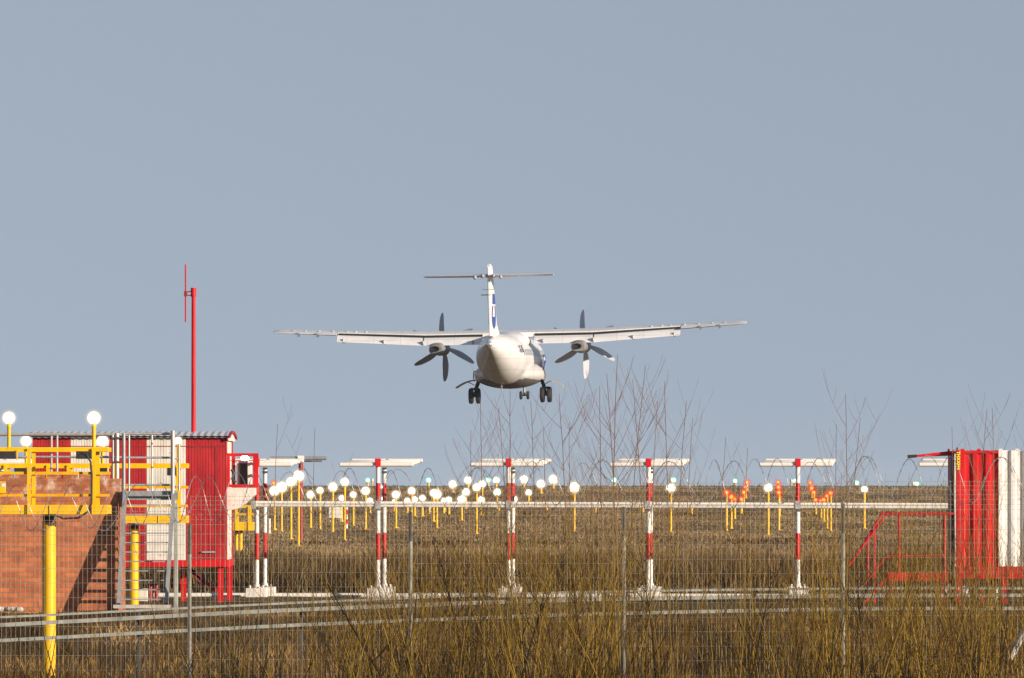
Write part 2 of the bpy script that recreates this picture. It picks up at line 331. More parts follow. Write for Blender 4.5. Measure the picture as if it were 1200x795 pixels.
# ------------------------------------------------------------------ aircraft
SC_P = 489.0
def build_aircraft():
    loc = P(597.2, 422.0, SC_P)
    r = thing('airliner', loc, 'white twin-propeller airliner flying away low over the field, landing gear down', 'airplane')
    r.rotation_euler = (R(0.6), R(-1.05), R(-4.4)); r.rotation_mode = 'XYZ'
    bl = lambda mb, name, m, parent=r, **k: mb.build(name, m, parent, local=True, **k)
    # fuselage
    st = [(-14.78,.80,.19,.19),(-14.4,.79,.25,.25),(-13.8,.76,.35,.34),(-12.8,.69,.53,.51),(-11.5,.57,.76,.74),(-10,.41,1.00,.97),(-8.5,.24,1.22,1.18),(-7,.10,1.36,1.33),(-5.5,.03,1.425,1.39),(-4,0,1.432,1.41),
          (0,0,1.432,1.41),(4,0,1.432,1.41),(8,0,1.432,1.41),(9.2,-.02,1.38,1.36),(10.2,-.08,1.22,1.20),(11.2,-.2,.92,.90),(11.9,-.3,.58,.56),(12.3,-.36,.22,.22),(12.38,-.37,.05,.05)]
    mb = MB(); mb.loft([[(rx*math.cos(2*math.pi*k/40), y, cz + rz*math.sin(2*math.pi*k/40)) for k in range(40)] for y, cz, rx, rz in st])
    fus = bl(mb, 'fuselage', M['plane'])
    mb = MB(); mb.ball((0, -14.83, .80), (.19, .13, .19)); bl(mb, 'tail_light', M['chrome'], fus)
    # belly fairing, gear sponsons, wing fairing
    def sup(cx, cy, cz, rx, ry, rz, e=2.6, e2=None):
        rings = []
        for i in range(25):
            t = -1 + 2*i/24; k = max(.02, (1 - abs(t) ** e)) ** (1/(e2 or e))
            rings.append([(cx + rx*k*math.cos(a), cy + ry*t, cz + rz*k*math.sin(a)) for a in [2*math.pi*q/28 for q in range(28)]])
        m = MB(); m.loft(rings); return m
    bm_ = sup(0, -.1, -.84, 2.02, 5.6, .82, 2.0, 1.25)
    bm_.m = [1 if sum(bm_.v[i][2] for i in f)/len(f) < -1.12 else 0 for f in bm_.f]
    belly = bl(bm_, 'belly_fairing', [M['belly'], M['belly_shade']])
    m = MB(); m.bar((-.15, -4.2, -1.45), (-.15, -4.0, -1.75), .03, .1); bl(m, 'antenna_blade', M['plane'], belly)
    bl(sup(0, -.2, 1.02, 1.24, 4.6, .62, 2.0, 1.1), 'wing_fairing', M['plane'])
    # wing
    def foil(xle, c, zc, t, x, tw=4.0, cut=1.0, n=14):
        up = []; lo = []
        for i in range(n + 1):
            q = cut * (1 - math.cos(math.pi * i / n)) / 2
            yt = 5*(.2969*math.sqrt(q) - .126*q - .3516*q*q + .2843*q**3 - .1015*q**4) * t
            cam_ = .10 * t * 4 * q * (1 - q)
            up.append((q, yt + cam_)); lo.append((q, -yt + cam_))
        ring = up + lo[::-1][:-1] if cut >= 1 else up + lo[::-1][:-1]
        a = R(tw); out = []
        for q, z in ring:
            yy = -q * c; zz = z
            out.append((x, xle + yy*math.cos(a) + 0, zc + zz + (yy + .3*c)*math.sin(a)))
        return out
    def planform(x):
        x = abs(x)
        if x < 4.8: return 1.55, 2.57, 1.47, .46
        k = (x - 4.8) / (13.5 - 4.8)
        return 1.55 - .42*k, 2.57 - .98*k, 1.47 + .41*k, .46 - .25*k
    for s in (-1, 1):
        m = MB()
        rr = []
        for x in (0, 1.2, 3, 4.8, 7.4, 9.86):
            le, c, zc, t = planform(x); rr.append(foil(le, c, zc, t, s*x, cut=.74))
        m.loft(rr)
        rr = []
        for x in (9.9, 11.5, 13.0, 13.45, 13.6):
            le, c, zc, t = planform(x); k = 1 if x < 13.2 else (.85 if x < 13.5 else .35)
            rr.append(foil(le - (1-k)*.2, c*(1 if k > .5 else .8), zc, t*k, s*x))
        m.loft(rr)
        wing = bl(m, 'wing', M['plane'])
        # cove: near-black strip painted as the shade in the slot above the lowered flap
        m = MB(); rr = []
        for x in (1.5, 4.8, 9.8):
            le, c, zc, t = planform(x); y = le - .745*c; z = zc + (y - le + .3*c)*math.sin(R(4))
            rr.append([(s*x, y+.05, z+.105*t/.46), (s*x, y-.035, z+.095*t/.46), (s*x, y-.035, z-.12), (s*x, y+.05, z-.14)])
        m.loft(rr); bl(m, 'flap_slot_shade', M['slot_shade'], wing)
        for x0, x1 in ((1.5, 4.84), (4.92, 9.85)):
            m = MB(); rr = []
            for i in range(5):
                x = x0 + (x1-x0)*i/4; le, c, zc, t = planform(x); ch = .80 * (c/2.57)**.6
                y = le - .76*c; z = zc + (y - le + .3*c)*math.sin(R(4)) - .055
                rr.append(foil(y+.02, ch, z - .16*ch, .13*ch/.8, s*x, tw=33, n=8))
            m.loft(rr); bl(m, 'flap', M['plane'])
        for x in (2.0, 4.88, 7.15, 9.5):
            le, c, zc, t = planform(x); m = MB()
            m.box((s*x-.035, le-1.02*c, zc-.55), (s*x+.035, le-.55*c, zc-.30)); bl(m, 'flap_hinge', M['hub'], wing, bevel=.02)
        for x in (11.0, 12.1):
            le, c, zc, t = planform(x); m = MB(); m.box((s*x-.05, le-1.05*c, zc-.24), (s*x+.05, le-.7*c, zc-.02)); bl(m, 'aileron_hinge', M['hub'], wing)
        for x in (8.2, 8.8, 9.3, 10.1, 10.9, 11.7, 12.4):
            le, c, zc, t = planform(x); m = MB(); m.box((s*x-.02, le-.62*c-.1, zc+.05), (s*x+.02, le-.62*c+.1, zc+t*.40+.035)); bl(m, 'vortex_fin', M['plane'], wing)
        # nacelle and propeller
        nx = s*4.07
        ns = [(-1.75,.66,.36,.25),(-1.6,.67,.42,.29),(-.6,.74,.47,.36),(.4,.84,.50,.46),(1.6,.86,.48,.54),(2.7,.84,.44,.50),(3.25,.84,.36,.38)]
        m = MB(); m.loft([[(nx+rx*math.copysign(abs(math.cos(a))**.75, math.cos(a)), y, cz+rz*math.copysign(abs(math.sin(a))**.75, math.sin(a))) for a in [2*math.pi*k/28 for k in range(28)]] for y, cz, rx, rz in ns])
        nac = bl(m, 'engine_nacelle', M['nacelle'])
        m = MB(); m.loft([[(nx-.06+rx*math.cos(a), y, .70+rz*math.sin(a)) for a in [2*math.pi*k/20 for k in range(20)]] for y, rx, rz in ((-1.72,.27,.17),(-1.9,.26,.165),(-1.905,.23,.14),(-1.78,.20,.12))])
        bl(m, 'exhaust_pipe', M['black'], nac)
        m = MB(); m.loft([[(nx+q*math.cos(a), y, .84+q*math.sin(a)) for a in [2*math.pi*k/20 for k in range(20)]] for y, q in ((3.26,.34),(3.55,.31),(3.8,.22),(3.98,.06))])
        hub = bl(m, 'propeller_hub', M['plane_grey'])
        for k in range(6):
            a0 = R(97 - 60*k); m = MB(); rings = []
            for i in range(11):
                q = i/10; rad = .25 + 1.72*q
                ch = (.17 + .30*min(1, q*2.2)) * (1 if q < .8 else 1 - .55*((q-.8)/.2)**2); sw = -.26*q*q + .05*q; tw = R(62 - 34*q)
                th = .05*(1-q) + .014
                ring = []
                for (u, h) in ((-.5,0),(-.2,.9),(.2,1),(.5,0),(.2,-.5),(-.2,-.5)):
                    t_ = sw + u*ch*math.sin(tw); d = u*ch*math.cos(tw); hh = h*th
                    t2 = t_ - hh*math.cos(tw)*.5; d2 = d + hh*math.sin(tw)*.5
                    ring.append((nx + rad*math.cos(a0) - t2*math.sin(a0), 3.42 + d2, .84 + rad*math.sin(a0) + t2*math.cos(a0)))
                rings.append(ring)
            m.loft(rings); bl(m, 'propeller_blade', M['blade'], hub)
    # fin: thick part, rudder, dorsal fillet, T tailplane
    def vfoil(z, le, te, t, f0=0., f1=1., n=8):
        c = le - te; out = []
        qs = [f0 + (f1-f0)*(1-math.cos(math.pi*i/n))/2 for i in range(n+1)]
        h = [max(.012, 5*(.2969*math.sqrt(q) - .126*q - .3516*q*q + .2843*q**3 - .1015*q**4) * t) for q in qs]
        return [(-hh, le-q*c, z) for q, hh in zip(qs, h)] + [(hh, le-q*c, z) for q, hh in list(zip(qs, h))[::-1]]
    fz = [(.85,-9.6,-14.15,.42),(1.6,-10.15,-14.2,.40),(3.4,-11.45,-14.35,.35),(4.9,-12.45,-14.5,.32),(5.15,-12.65,-14.52,.28),(5.28,-12.95,-14.5,.12)]
    m = MB(); m.loft([vfoil(z, le, te, t, 0, .62) for z, le, te, t in fz]); fin = bl(m, 'tail_fin', M['plane'])
    m = MB(); m.loft([vfoil(z, le, te, t, .63, 1) for z, le, te, t in [(1.25,-9.9,-14.18,.41)] + fz[1:4] + [(5.1,-12.6,-14.52,.29)]]); rud = bl(m, 'rudder', M['plane'])
    m = MB(); m.loft([vfoil(z, le, te, t) for z, le, te, t in ((1.05,-6.6,-11.5,.36),(1.5,-8.4,-11.6,.28),(2.1,-10.0,-11.5,.18),(2.5,-10.6,-11.3,.06))]); bl(m, 'dorsal_fillet', M['plane'], fin)
    m = MB(); m.tube([(-.42,-14.3,3.55),(.1,-14.3,3.55)], .025, 6); bl(m, 'discharge_rod', M['dark'], rud)
    m = MB(); m.tube([(-.34,-14.3,3.85),(.3,-14.3,3.85)], .012, 6); bl(m, 'discharge_rod', M['dark'], rud)
    # blue emblem plates on both faces of fin and rudder: an ellipse cut by a white bar, and a stripe above
    def emblem(s):
        m = MB()
        def surf(y, z):
            le = np.interp(z, [q[0] for q in fz], [q[1] for q in fz]); te = np.interp(z, [q[0] for q in fz], [q[2] for q in fz]); t = np.interp(z, [q[0] for q in fz], [q[3] for q in fz])
            q = min(.99, max(.02, (le-y)/(le-te))); return s*(5*(.2969*math.sqrt(q)-.126*q-.3516*q*q+.2843*q**3-.1015*q**4)*t + .012)
        def patch(fn, z0, z1, nz):
            rings = []
            for i in range(nz+1):
                z = z0 + (z1-z0)*i/nz; a, b = fn(z)
                rings.append([(surf(a+(b-a)*k/10, z), a+(b-a)*k/10, z) for k in range(11)])
            m.loft(rings, cap=False, close=False)
        e = lambda z: (-12.75 - .78*math.sqrt(max(0, 1-((z-2.42)/.75)**2)), -12.75 + .78*math.sqrt(max(0, 1-((z-2.42)/.75)**2)))
        patch(e, 1.68, 2.34, 8)
        patch(lambda z: (e(z)[0], e(z)[0]+.3), 2.34, 2.95, 6)
        patch(lambda z: (e(z)[1]-.35, e(z)[1]), 2.34, 2.95, 6)
        patch(lambda z: (-13.3, -12.0 - (z-3.05)*.7), 3.05, 3.62, 3)
        o = bl(m, 'emblem', M['blue'], fin)
    emblem(1); emblem(-1)
    for s in (-1, 1):
        m = MB(); rr = []
        for x, le, c, t in ((.12,-12.75,1.85,.19),(1.8,-13.05,1.5,.155),(3.45,-13.35,1.15,.11),(3.62,-13.5,.9,.05)):
            rr.append(foil(le, c, 4.62, t, s*x, tw=-1, cut=1, n=8))
        m.loft(rr); tp = bl(m, 'tailplane', M['plane'])
        m = MB(); m.ball((s*.72, -14.55, 4.53), (.10, .35, .13), 12, 8); m.ball((s*.3, -14.4, 4.60), (.12, .3, .12), 12, 8); bl(m, 'elevator_hinge', M['plane_grey'], tp)
    # main gear
    for s in (-1, 1):
        m = MB(); m.tube([(s*1.72,.35,-.95),(s*1.9,.15,-1.45),(s*2.05,0,-2.0)], [.12,.10,.09], 12)
        m.tube([(s*1.78,-.5,-1.05),(s*2.02,-.05,-1.6)], .05, 8); m.tube([(s*1.72,.9,-1.0),(s*2.0,.1,-1.5)], .045, 8)
        m.tube([(s*2.05-.3,0,-2.03),(s*2.05+.3,0,-2.03)], .07, 10); m.box((s*2.05-.22,-.16,-1.70),(s*2.05+.22,.16,-1.56))
        leg = bl(m, 'main_gear_leg', M['dark'])
        for d in (-.205, .205):
            cx = s*2.05 + d; m = MB(); prof = [(-.125,.26),(-.13,.36),(-.10,.425),(-.04,.445),(.04,.445),(.10,.425),(.13,.36),(.125,.26)]
            m.loft([[(cx+a, q*math.cos(t), -2.03+q*math.sin(t)) for t in [2*math.pi*k/28 for k in range(28)]] for a, q in prof])
            wh = bl(m, 'main_wheel', M['tyre'], leg)
        m = MB(); rr = []
        for i in range(8):
            q = i/7; x = 1.88 + 1.2*q; z = -1.12 - .02*q - .40*q**2.1
            rr.append([(s*x, .75, z+.03), (s*x, -.75, z+.03), (s*x, -.75, z-.03), (s*x, .75, z-.03)])
        m.loft(rr); bl(m, 'gear_door', M['plane_grey'])
        m = MB(); m.tube([(s*2.02,-.55,-.62),(s*2.06,-.55,-.95),(s*2.0,-.4,-1.2)], .028, 6); m.tube([(s*2.02,-.55,-.62),(s*1.8,-.5,-.6)], .028, 6); m.tube([(s*2.45,-.3,-1.2),(s*2.05,-.1,-1.4)], .022, 6); bl(m, 'door_rod', M['dark'])
    # nose gear
    m = MB(); m.tube([(0,10.7,-1.0),(0,10.77,-2.02)], [.09,.07], 10); m.tube([(-.25,10.77,-2.02),(.25,10.77,-2.02)], .045, 8); ng = bl(m, 'nose_gear_leg', M['hub'])
    for d in (-.205, .205):
        m = MB(); m.loft([[(d+a, 10.77+q*math.cos(t), -2.02+q*math.sin(t)) for t in [2*math.pi*k/22 for k in range(22)]] for a, q in ((-.07,.13),(-.08,.2),(-.045,.245),(.045,.245),(.08,.2),(.07,.13))])
        bl(m, 'nose_wheel', M['tyre'], ng)
    # cabin windows, doors, lettering on the sides
    def side(y, z, s=1, off=.012):
        ys = [q[0] for q in st]; cz = np.interp(y, ys, [q[1] for q in st]); rx = np.interp(y, ys, [q[2] for q in st]); rz = np.interp(y, ys, [q[3] for q in st])
        k = max(.05, 1-((z-cz)/rz)**2); return s*(rx*math.sqrt(k)+off)
    for s in (1, -1):
        for i in range(20):
            y = -6.6 + i*.79
            if -4.4 > y or y > -99:
                m = MB(); rings = []
                for zz, hw in ((.22,.09),(.27,.12),(.45,.12),(.53,.12),(.58,.09)):
                    rings.append([(side(y+a, zz, s), y+a, zz) for a in (-hw, -hw*.4, hw*.4, hw)])
                m.loft(rings, cap=False, close=False); bl(m, 'cabin_window', M['glass_dark'], fus)
    m = MB()
    for y in (-5.9, -5.1):
        for k in range(10):
            z0 = -.75 + 1.65*k/10; z1 = z0 + .165
            m.add([(side(y,z0),y,z0),(side(y+.03,z0),y+.03,z0),(side(y+.03,z1),y+.03,z1),(side(y,z1),y,z1)], [(0,1,2,3)])
    for z in (.9, -.75):
        m.add([(side(-5.9,z),-5.9,z),(side(-5.1,z),-5.1,z),(side(-5.1,z+.03),-5.1,z+.03),(side(-5.9,z+.03),-5.9,z+.03)], [(0,1,2,3)])
    bl(m, 'door_outline', M['galv_dark'], fus)
    def letters(body, y, z, size, m_, name, s=1, dx=.03, yawdeg=0):
        c = bpy.data.curves.new(name, 'FONT'); c.body = body; c.size = size; c.extrude = .008; c.align_x = 'CENTER'; c.align_y = 'CENTER'
        c.materials.append(m_)
        o = bpy.data.objects.new(name, c); COL.objects.link(o); o.parent = fus
        o.location = (side(y, z, s, dx), y, z); ys = [q[0] for q in st]; rz = np.interp(y, ys, [q[3] for q in st]); cz = np.interp(y, ys, [q[1] for q in st])
        tilt = math.asin(max(-.9, min(.9, (z-cz)/rz)))
        # X along +y (towards the nose), Y up the side, facing out
        M3 = Matrix(((0, 1, 0), (0, 0, 1), (1, 0, 0))).transposed() if False else Matrix(((0, 0, 1), (1, 0, 0), (0, 1, 0)))
        Q = Matrix.Rotation(R(yawdeg), 3, 'Z') @ Matrix.Rotation(-tilt, 3, 'Y') @ M3
        o.rotation_euler = Q.to_euler(); return text_mesh(o)
    letters('X-BL', -8.0, .55, .62, M['text_dark'], 'registration', dx=.09, yawdeg=-6.0)
    letters('UTair', 6.3, -.25, 1.5, M['blue'], 'airline_title', dx=.05)
build_aircraft()

# ------------------------------------------------------------------ localizer antennas
def build_antennas():
    Y = 160.0; base = Vector((PX(443, Y), Y, 0))
    r = thing('localizer_antenna', base, None, 'antenna', 'white localizer antennas on striped posts', rz=R(-1.9))
    bands = [(.16,.70,'w'),(.70,1.20,'r'),(1.20,1.79,'w'),(1.79,2.14,'r'),(2.14,2.50,'w')]
    for i, (dx, dy, dz) in enumerate(((0,0,0),(0,2.45,-.06))):
        m = MB()
        for a, b, c in bands:
            m.mi = 0 if c == 'w' else 1; m.tube([(dx,dy,a),(dx,dy,b+dz if b > 2.3 else b)], .042 if i == 0 else .040, 14, cap=(b > 2.3))
        p = m.build('post', [M['white'], M['red']], r, local=True)
        m = MB(); m.mi = 0; m.box((dx-.20,dy-.2,-.05),(dx+.20,dy+.2,.17)); m.tube([(dx,dy,.17),(dx,dy,.24)], [.07,.05], 12)
        for q in (-.12,.12): m.tube([(dx+q,dy-.12,.17),(dx+q,dy-.12,.22)], .02, 8)
        m.build('base_block', M['white_old'], p, local=True, bevel=.012)
    m = MB(); m.box((-.054,-.09,2.445),(.054,.06,2.60)); m.build('cap_block', M['red'], r, local=True, bevel=.01)
    m = MB(); m.box((-.045,2.37,2.33),(.045,2.53,2.37)); m.box((-.04,2.38,2.40),(.04,2.52,2.44)); m.build('clamp', M['dark'], r, local=True)
    m = MB(); m.bar((0,.06,2.52),(.04,2.5,2.56),.06,.05); m.build('boom', M['white_old'], r, local=True)
    for i, (y, z, l, rr) in enumerate(((-.02,2.485,.69,.040),(.6,2.505,.665,.034),(1.2,2.525,.67,.034),(1.8,2.545,.672,.034),(2.42,2.568,.675,.040))):
        cx = -.03 + .085*y/2.4
        m = MB()
        for q in (-1, 1):
            x0 = .056 if i == 0 else .03
            m.tube([(cx+q*x0,y,z),(cx+q*(l-.01),y,z),(cx+q*l,y,z)], [rr,rr,rr*.8], 14)
        m.build('dipole', M['white'], r, local=True)
    pos = [(-12,'left edge of the photo, behind the yellow walkway, only its right arm showing'),(301,None),(443,None),(596,None),(760,None),(935,None),(1122,None)]
    lab = ['white dipole antenna at the far left edge, seen behind the nearer yellow walkway rails',
           'red and white striped antenna partly hidden behind the red air conditioner cage',
           'striped white antenna beside the white cabinet, first fully visible one from the left',
           'striped antenna on twin posts standing below the landing airliner',
           'striped antenna on twin posts standing behind the tallest reddish sapling',
           'striped antenna standing between the two clusters of red lamps',
           'white antenna arm poking out behind the ribbed red container, under its red beam']
    for i, (px, _) in enumerate(pos):
        o = r if i == 0 else copy_tree(r)
        o.location = (PX(px, Y), Y, 0); o['label'] = lab[i]
    # near-field monitor antenna further away, grey arms
    Y = 262.0; b = P(352.5, 622, Y); b.z = float(zg(b.x, Y)); zt = PZ(538, Y)
    r = thing('monitor_antenna', b, 'farther dark grey T shaped antenna on a plain red pole', 'antenna')
    m = MB(); m.tube([b, (b.x, Y, zt)], .07, 12); m.build('pole', M['red_dark'], r)
    m = MB(); m.box((b.x-.10,Y-.1,zt-.1),(b.x+.10,Y+.1,zt+.1)); m.build('cap_block', M['white'], r)
    m = MB(); m.tube([(PX(316,Y),Y,zt+.02),(PX(382.5,Y),Y,zt+.02)], .055, 12); m.tube([(PX(318,Y),Y+.4,zt-.04),(PX(377,Y),Y+.4,zt-.04)], .05, 12); m.build('dipole', M['galv_dark'], r)
build_antennas()

def pipes():
    Y = 159.8
    r = thing('conduit_pipe', P(300, 592, Y), 'long white double pipe running at waist height across the antenna row', 'pipe')
    m = MB(); m.tube([P(297,589.0,Y),P(700,590.2,Y),P(1113,591.5,Y)], .028, 12); m.build('upper_pipe', M['white'], r)
    m = MB(); m.tube([P(297,592.6,Y),P(700,593.8,Y),P(1113,595.0,Y)], .026, 12); m.build('lower_pipe', M['white_old'], r)
    for px in (297, 443, 596, 759, 935):
        m = MB(); q = P(px, 591.5, Y); m.box((q.x-.05,Y-.04,q.z-.08),(q.x+.05,Y+.09,q.z+.07)); m.build('clamp', M['galv'], r)
    Y = 160.6; m = MB(); m.tube([(PX(180,Y),Y,.03),(PX(700,Y),Y,.02),(PX(1230,Y),Y,.0)], .045, 12)
    tag(m.build('ground_pipe', M['white_old']), 'long white pipe lying on the ground between the antenna bases', 'pipe')
pipes()

# ------------------------------------------------------------------ approach lights
def lamp(name, px, py, rpx, base_py, Y, label, cat, group, kind='w', post_r=None):
    c = P(px, py, Y); zb = float(zg(c.x, Y)) - .02; rpx = rpx*.92
    r = thing(name, (c.x, Y, zb), label, cat, group)
    rr = rpx * Y / F; pr = post_r or max(.035, 1.35 * Y / F)
    m = MB(); m.tube([(c.x, Y, zb), (c.x, Y, c.z - rr*.75)], pr, 10); m.tube([(c.x, Y, zb), (c.x, Y, zb+.05)], pr*2.2, 10); m.build('post', M['yellow'], r)
    m = MB(); m.tube([(c.x, Y, c.z - rr*1.05), (c.x, Y, c.z - rr*.6)], [pr*1.2, rr*.6], 10)
    m.build('lamp_holder', M['yellow'], r)
    k = 1 + .12*math.sin(px*12.9 + py*7.7)
    core, glow, halo = {'w': ('lamp_w', 'glow_w', 'halo_w'), 'g': ('lamp_gc', 'lamp_g', 'halo_g'), 'r': ('lamp_rc', 'lamp_r', 'halo_r')}[kind]
    a, b, d = {'w': (.74, 1.02, 1.42), 'g': (.66, 1.0, 1.6), 'r': (.66, 1.15, 2.0)}[kind]
    m = MB(); m.ball(c, rr*a*k, 16, 10); m.build('lamp_core', M[core], r)
    m = MB(); m.ball(c, rr*b*k, 18, 12); g_ = m.build('lamp_globe_or_glow', M[glow], r)  # inner glow shell, added to soften the edge of the lit core
    m = MB(); m.ball(c, rr*d*k, 20, 12); m.build('glow_halo', M[halo], g_)  # outer shell is an added halo of glare, not a lamp part
    return r
def lights():
    W = [(350,558,6.5,640),(341,565,6,632),(330,571,6,623.5),(321.5,575.5,5.6,622),(364,580,4.6,619),(375,575,4.6,620.5),(390,571,5.6,624),(404,565,6,632),(414,580,4.8,617),
         (428.5,575.5,5.2,622),(400.5,584,4,611),(433.5,587,3.6,602),(449.5,571,3.4,606),(443.6,571,2.6,600),(449.7,584.5,3.6,609),(464,580,4.8,620),(482.5,575.5,5.2,612),(477.4,587,3.8,602),
         (486,585.5,3.6,606),(462,588,2.6,600),(495,584,4.2,606),(512,579.5,5.4,619),(508,578,4.2,611),(520,587,3.6,603),(526,586,4,604),(530.5,568,4.6,577),(541,585.5,4.8,610),(546,577,4.8,596),
         (548.5,563,4.6,573),(558.5,571.5,5,626),(565,567.5,4.6,586),(564,586,4.2,604),(581.5,563,4.6,573),(582.5,577,4.6,596),(602.5,585.5,4.6,604),(614,562,4.6,573),(619.5,577.5,4.4,594),
         (634,567.5,5,578),(648.5,562,5.2,573),(673,571.5,6.2,623),(786.2,572,5.4,624),(900.3,571.8,5,627),(1013,573.6,4.8,619),(600.6,567.5,2.6,590)]
    W.sort()
    zones = [(0,352,'left of the farther grey antenna'),(352,443,'between the grey antenna and first full antenna'),(443,596,'between the first and second fully visible antennas'),(596,660,'right of the antenna below the airliner')]
    used = {}
    for px, py, r_, b in W:
        lab = None
        for a, c, ph in zones:
            if a <= px < c:
                used[ph] = used.get(ph, 0) + 1; lab = f"lit white approach lamp, {ORD[used[ph]-1]} from left {ph}"
        if lab is None:
            lab = {673:'lone lit white lamp on yellow post between airliner and tallest saplings',786:'lone lit white lamp right of the antenna behind the tallest sapling',900:'lone lit white lamp between left red cluster and middle red column',1013:'lone lit white lamp behind the red stair handrail'}[int(px)]
        Y = Y_of(b)
        lamp('approach_lamp', px, py, r_, b, Y, lab, 'lamp', 'white approach lamps across the field')
    G = [(346.5,562.8),(431,563),(502.2,563),(572,563),(720,563),(789.6,563),(861.5,563.8),(931.5,564),(1004,566),(1074.5,567)]
    for i, (px, py) in enumerate(G):
        lamp('threshold_lamp', px, py, 3.5, 571, 640 + i, f"lit green lamp on the skyline, {ORD[i]} from left in the green row", 'lamp', 'green threshold lamps along the runway end', 'g')
    U = [(436.3,563),(786,562.5),(927.3,563.5),(1070,566.5)]
    for i, (px, py) in enumerate(U):
        Y = 642.; c = P(px, py, Y); zb = float(zg(c.x, Y))
        r = thing('unlit_lamp', (c.x, Y, zb), ['unlit lamp on yellow stub right beside the second green lamp','unlit lamp on yellow stub behind the white glare of a lone lamp','unlit yellowish lamp beside the eighth green lamp, near a striped antenna','unlit lamp on yellow stub left of the last green lamp'][i], 'lamp', 'unlit lamps beside green threshold lamps')
        m = MB(); m.tube([(c.x,Y,zb),(c.x,Y,c.z)], .06, 8); m.build('post', M['yellow_old'], r)
        m = MB(); m.ball(c, (.1,.1,.15), 10, 8); m.build('lamp_globe_or_glow', M['white_old'], r)
    RD = [('left',[(851.5,577.5,3.3,621),(857,582.5,3.2,619),(861,585,3.0,609),(869,585.3,2.6,603),(871.8,577.2,2.8,592),(873.6,571.2,2.6,584),(875.4,565.2,2.8,576)]),
          ('middle',[(911.8,565.2,2.6,576),(912.3,571.3,2.6,584),(912.8,577.3,3.1,621),(913.4,583,2.4,604)]),
          ('right',[(949.3,566,2.6,576),(951.2,572.3,2.6,584),(953.8,577.2,2.8,592),(956,586,2.7,603),(962,586.8,2.4,607),(965.5,585.8,2.9,612),(969.3,581.5,3.2,619),(973.6,577.8,3.3,622)])]
    for nm, L_ in RD:
        for i, (px, py, r_, b) in enumerate(L_):
            how = 'from the left' if nm != 'middle' else 'from the top'
            where = {'left':'left red V shaped cluster','middle':'vertical red lamp column','right':'right red V shaped cluster'}[nm]
            lamp('red_lamp', px, py, r_, b, Y_of(b), f"lit red lamp, {ORD[i]} {how} in the {where}", 'lamp', 'red lamps in clusters across the field', 'r')
    lamp('red_lamp', 320.7, 566, 2.2, 584, 520, 'single lit red lamp above the white lamps beside the red cage', 'lamp', 'red lamps in clusters across the field', 'r')
    E = [(521.5,593,600),(503,596,603),(584.7,590,599),(640.8,591,598),(698,592.5,601),(753.5,592.5,600),(810.6,592.5,603)]
    E.sort()
    for i, (px, py, b) in enumerate(E):
        Y = Y_of(b); c = P(px, py, Y); zb = float(zg(c.x, Y))
        r = thing('edge_marker_lamp', (c.x, Y, zb), f"small pale lamp on short yellow stub under white pipe, {ORD[i]} from left", 'lamp', 'small runway lamps on short stubs')
        m = MB(); m.tube([(c.x,Y,zb),(c.x,Y,c.z-.02)], .055, 8); m.build('post', M['yellow'], r)
        m = MB(); m.tube([(c.x,Y,c.z-.02),(c.x,Y,c.z+.04),(c.x,Y,c.z+.09)], [.06,.10,.085], 12); m.build('lamp_head', M['white'], r)
lights()

def field_bits():
    Y = Y_of(612); a = P(385, 593, Y); b = P(400, 607.5, Y); zb = float(zg(a.x, Y))
    r = thing('equipment_cabinet', ((a.x+b.x)/2, Y, zb), 'whitish equipment cabinet standing in the field among the white lamps', 'cabinet')
    m = MB(); m.box((a.x,Y,a.z),(b.x,Y+.5,b.z)); m.build('body', M['white_old'], r, bevel=.02)
    m = MB(); m.box((a.x-.03,Y-.03,a.z),(b.x+.03,Y+.53,a.z+.04)); m.build('lid', M['white'], r)
    m = MB()
    for x in (a.x+.06, b.x-.06): m.tube([(x,Y+.25,zb),(x,Y+.25,b.z)], .03, 8)
    m.build('leg', M['galv'], r)
    m = MB(); m.tube([P(366,617.5,Y),P(412,618,Y)], .05, 8); m.ball(P(395,614,Y), (.12,.12,.16))
    tag(m.build('cable_duct', M['black']), 'black cable duct lying in the field under the whitish cabinet', 'duct')
    for i, (px, p0, p1, c, lab) in enumerate(((406.2,592,620,'rw','thin red and white marker post right of the whitish cabinet'),(315.6,609,626,'w','short beige marker post left of the white lamps by the cage'))):
        Y = Y_of(p1); t = P(px, p0, Y); zb = float(zg(t.x, Y)); r = thing('marker_post', (t.x, Y, zb), lab, 'post')
        n = 5; m1 = MB()
        for k in range(n):
            m1.mi = k % 2 if c == 'rw' else 0; m1.tube([(t.x,Y,zb+(t.z-zb)*k/n),(t.x,Y,zb+(t.z-zb)*(k+1)/n)], .045, 8, cap=k == n-1)
        m1.build('post_body', [M['white_old'], M['red']], r)
        m = MB(); m.ball(t, (.06,.06,.04), 10, 6); m.build('post_top', M['white'], r)
field_bits()

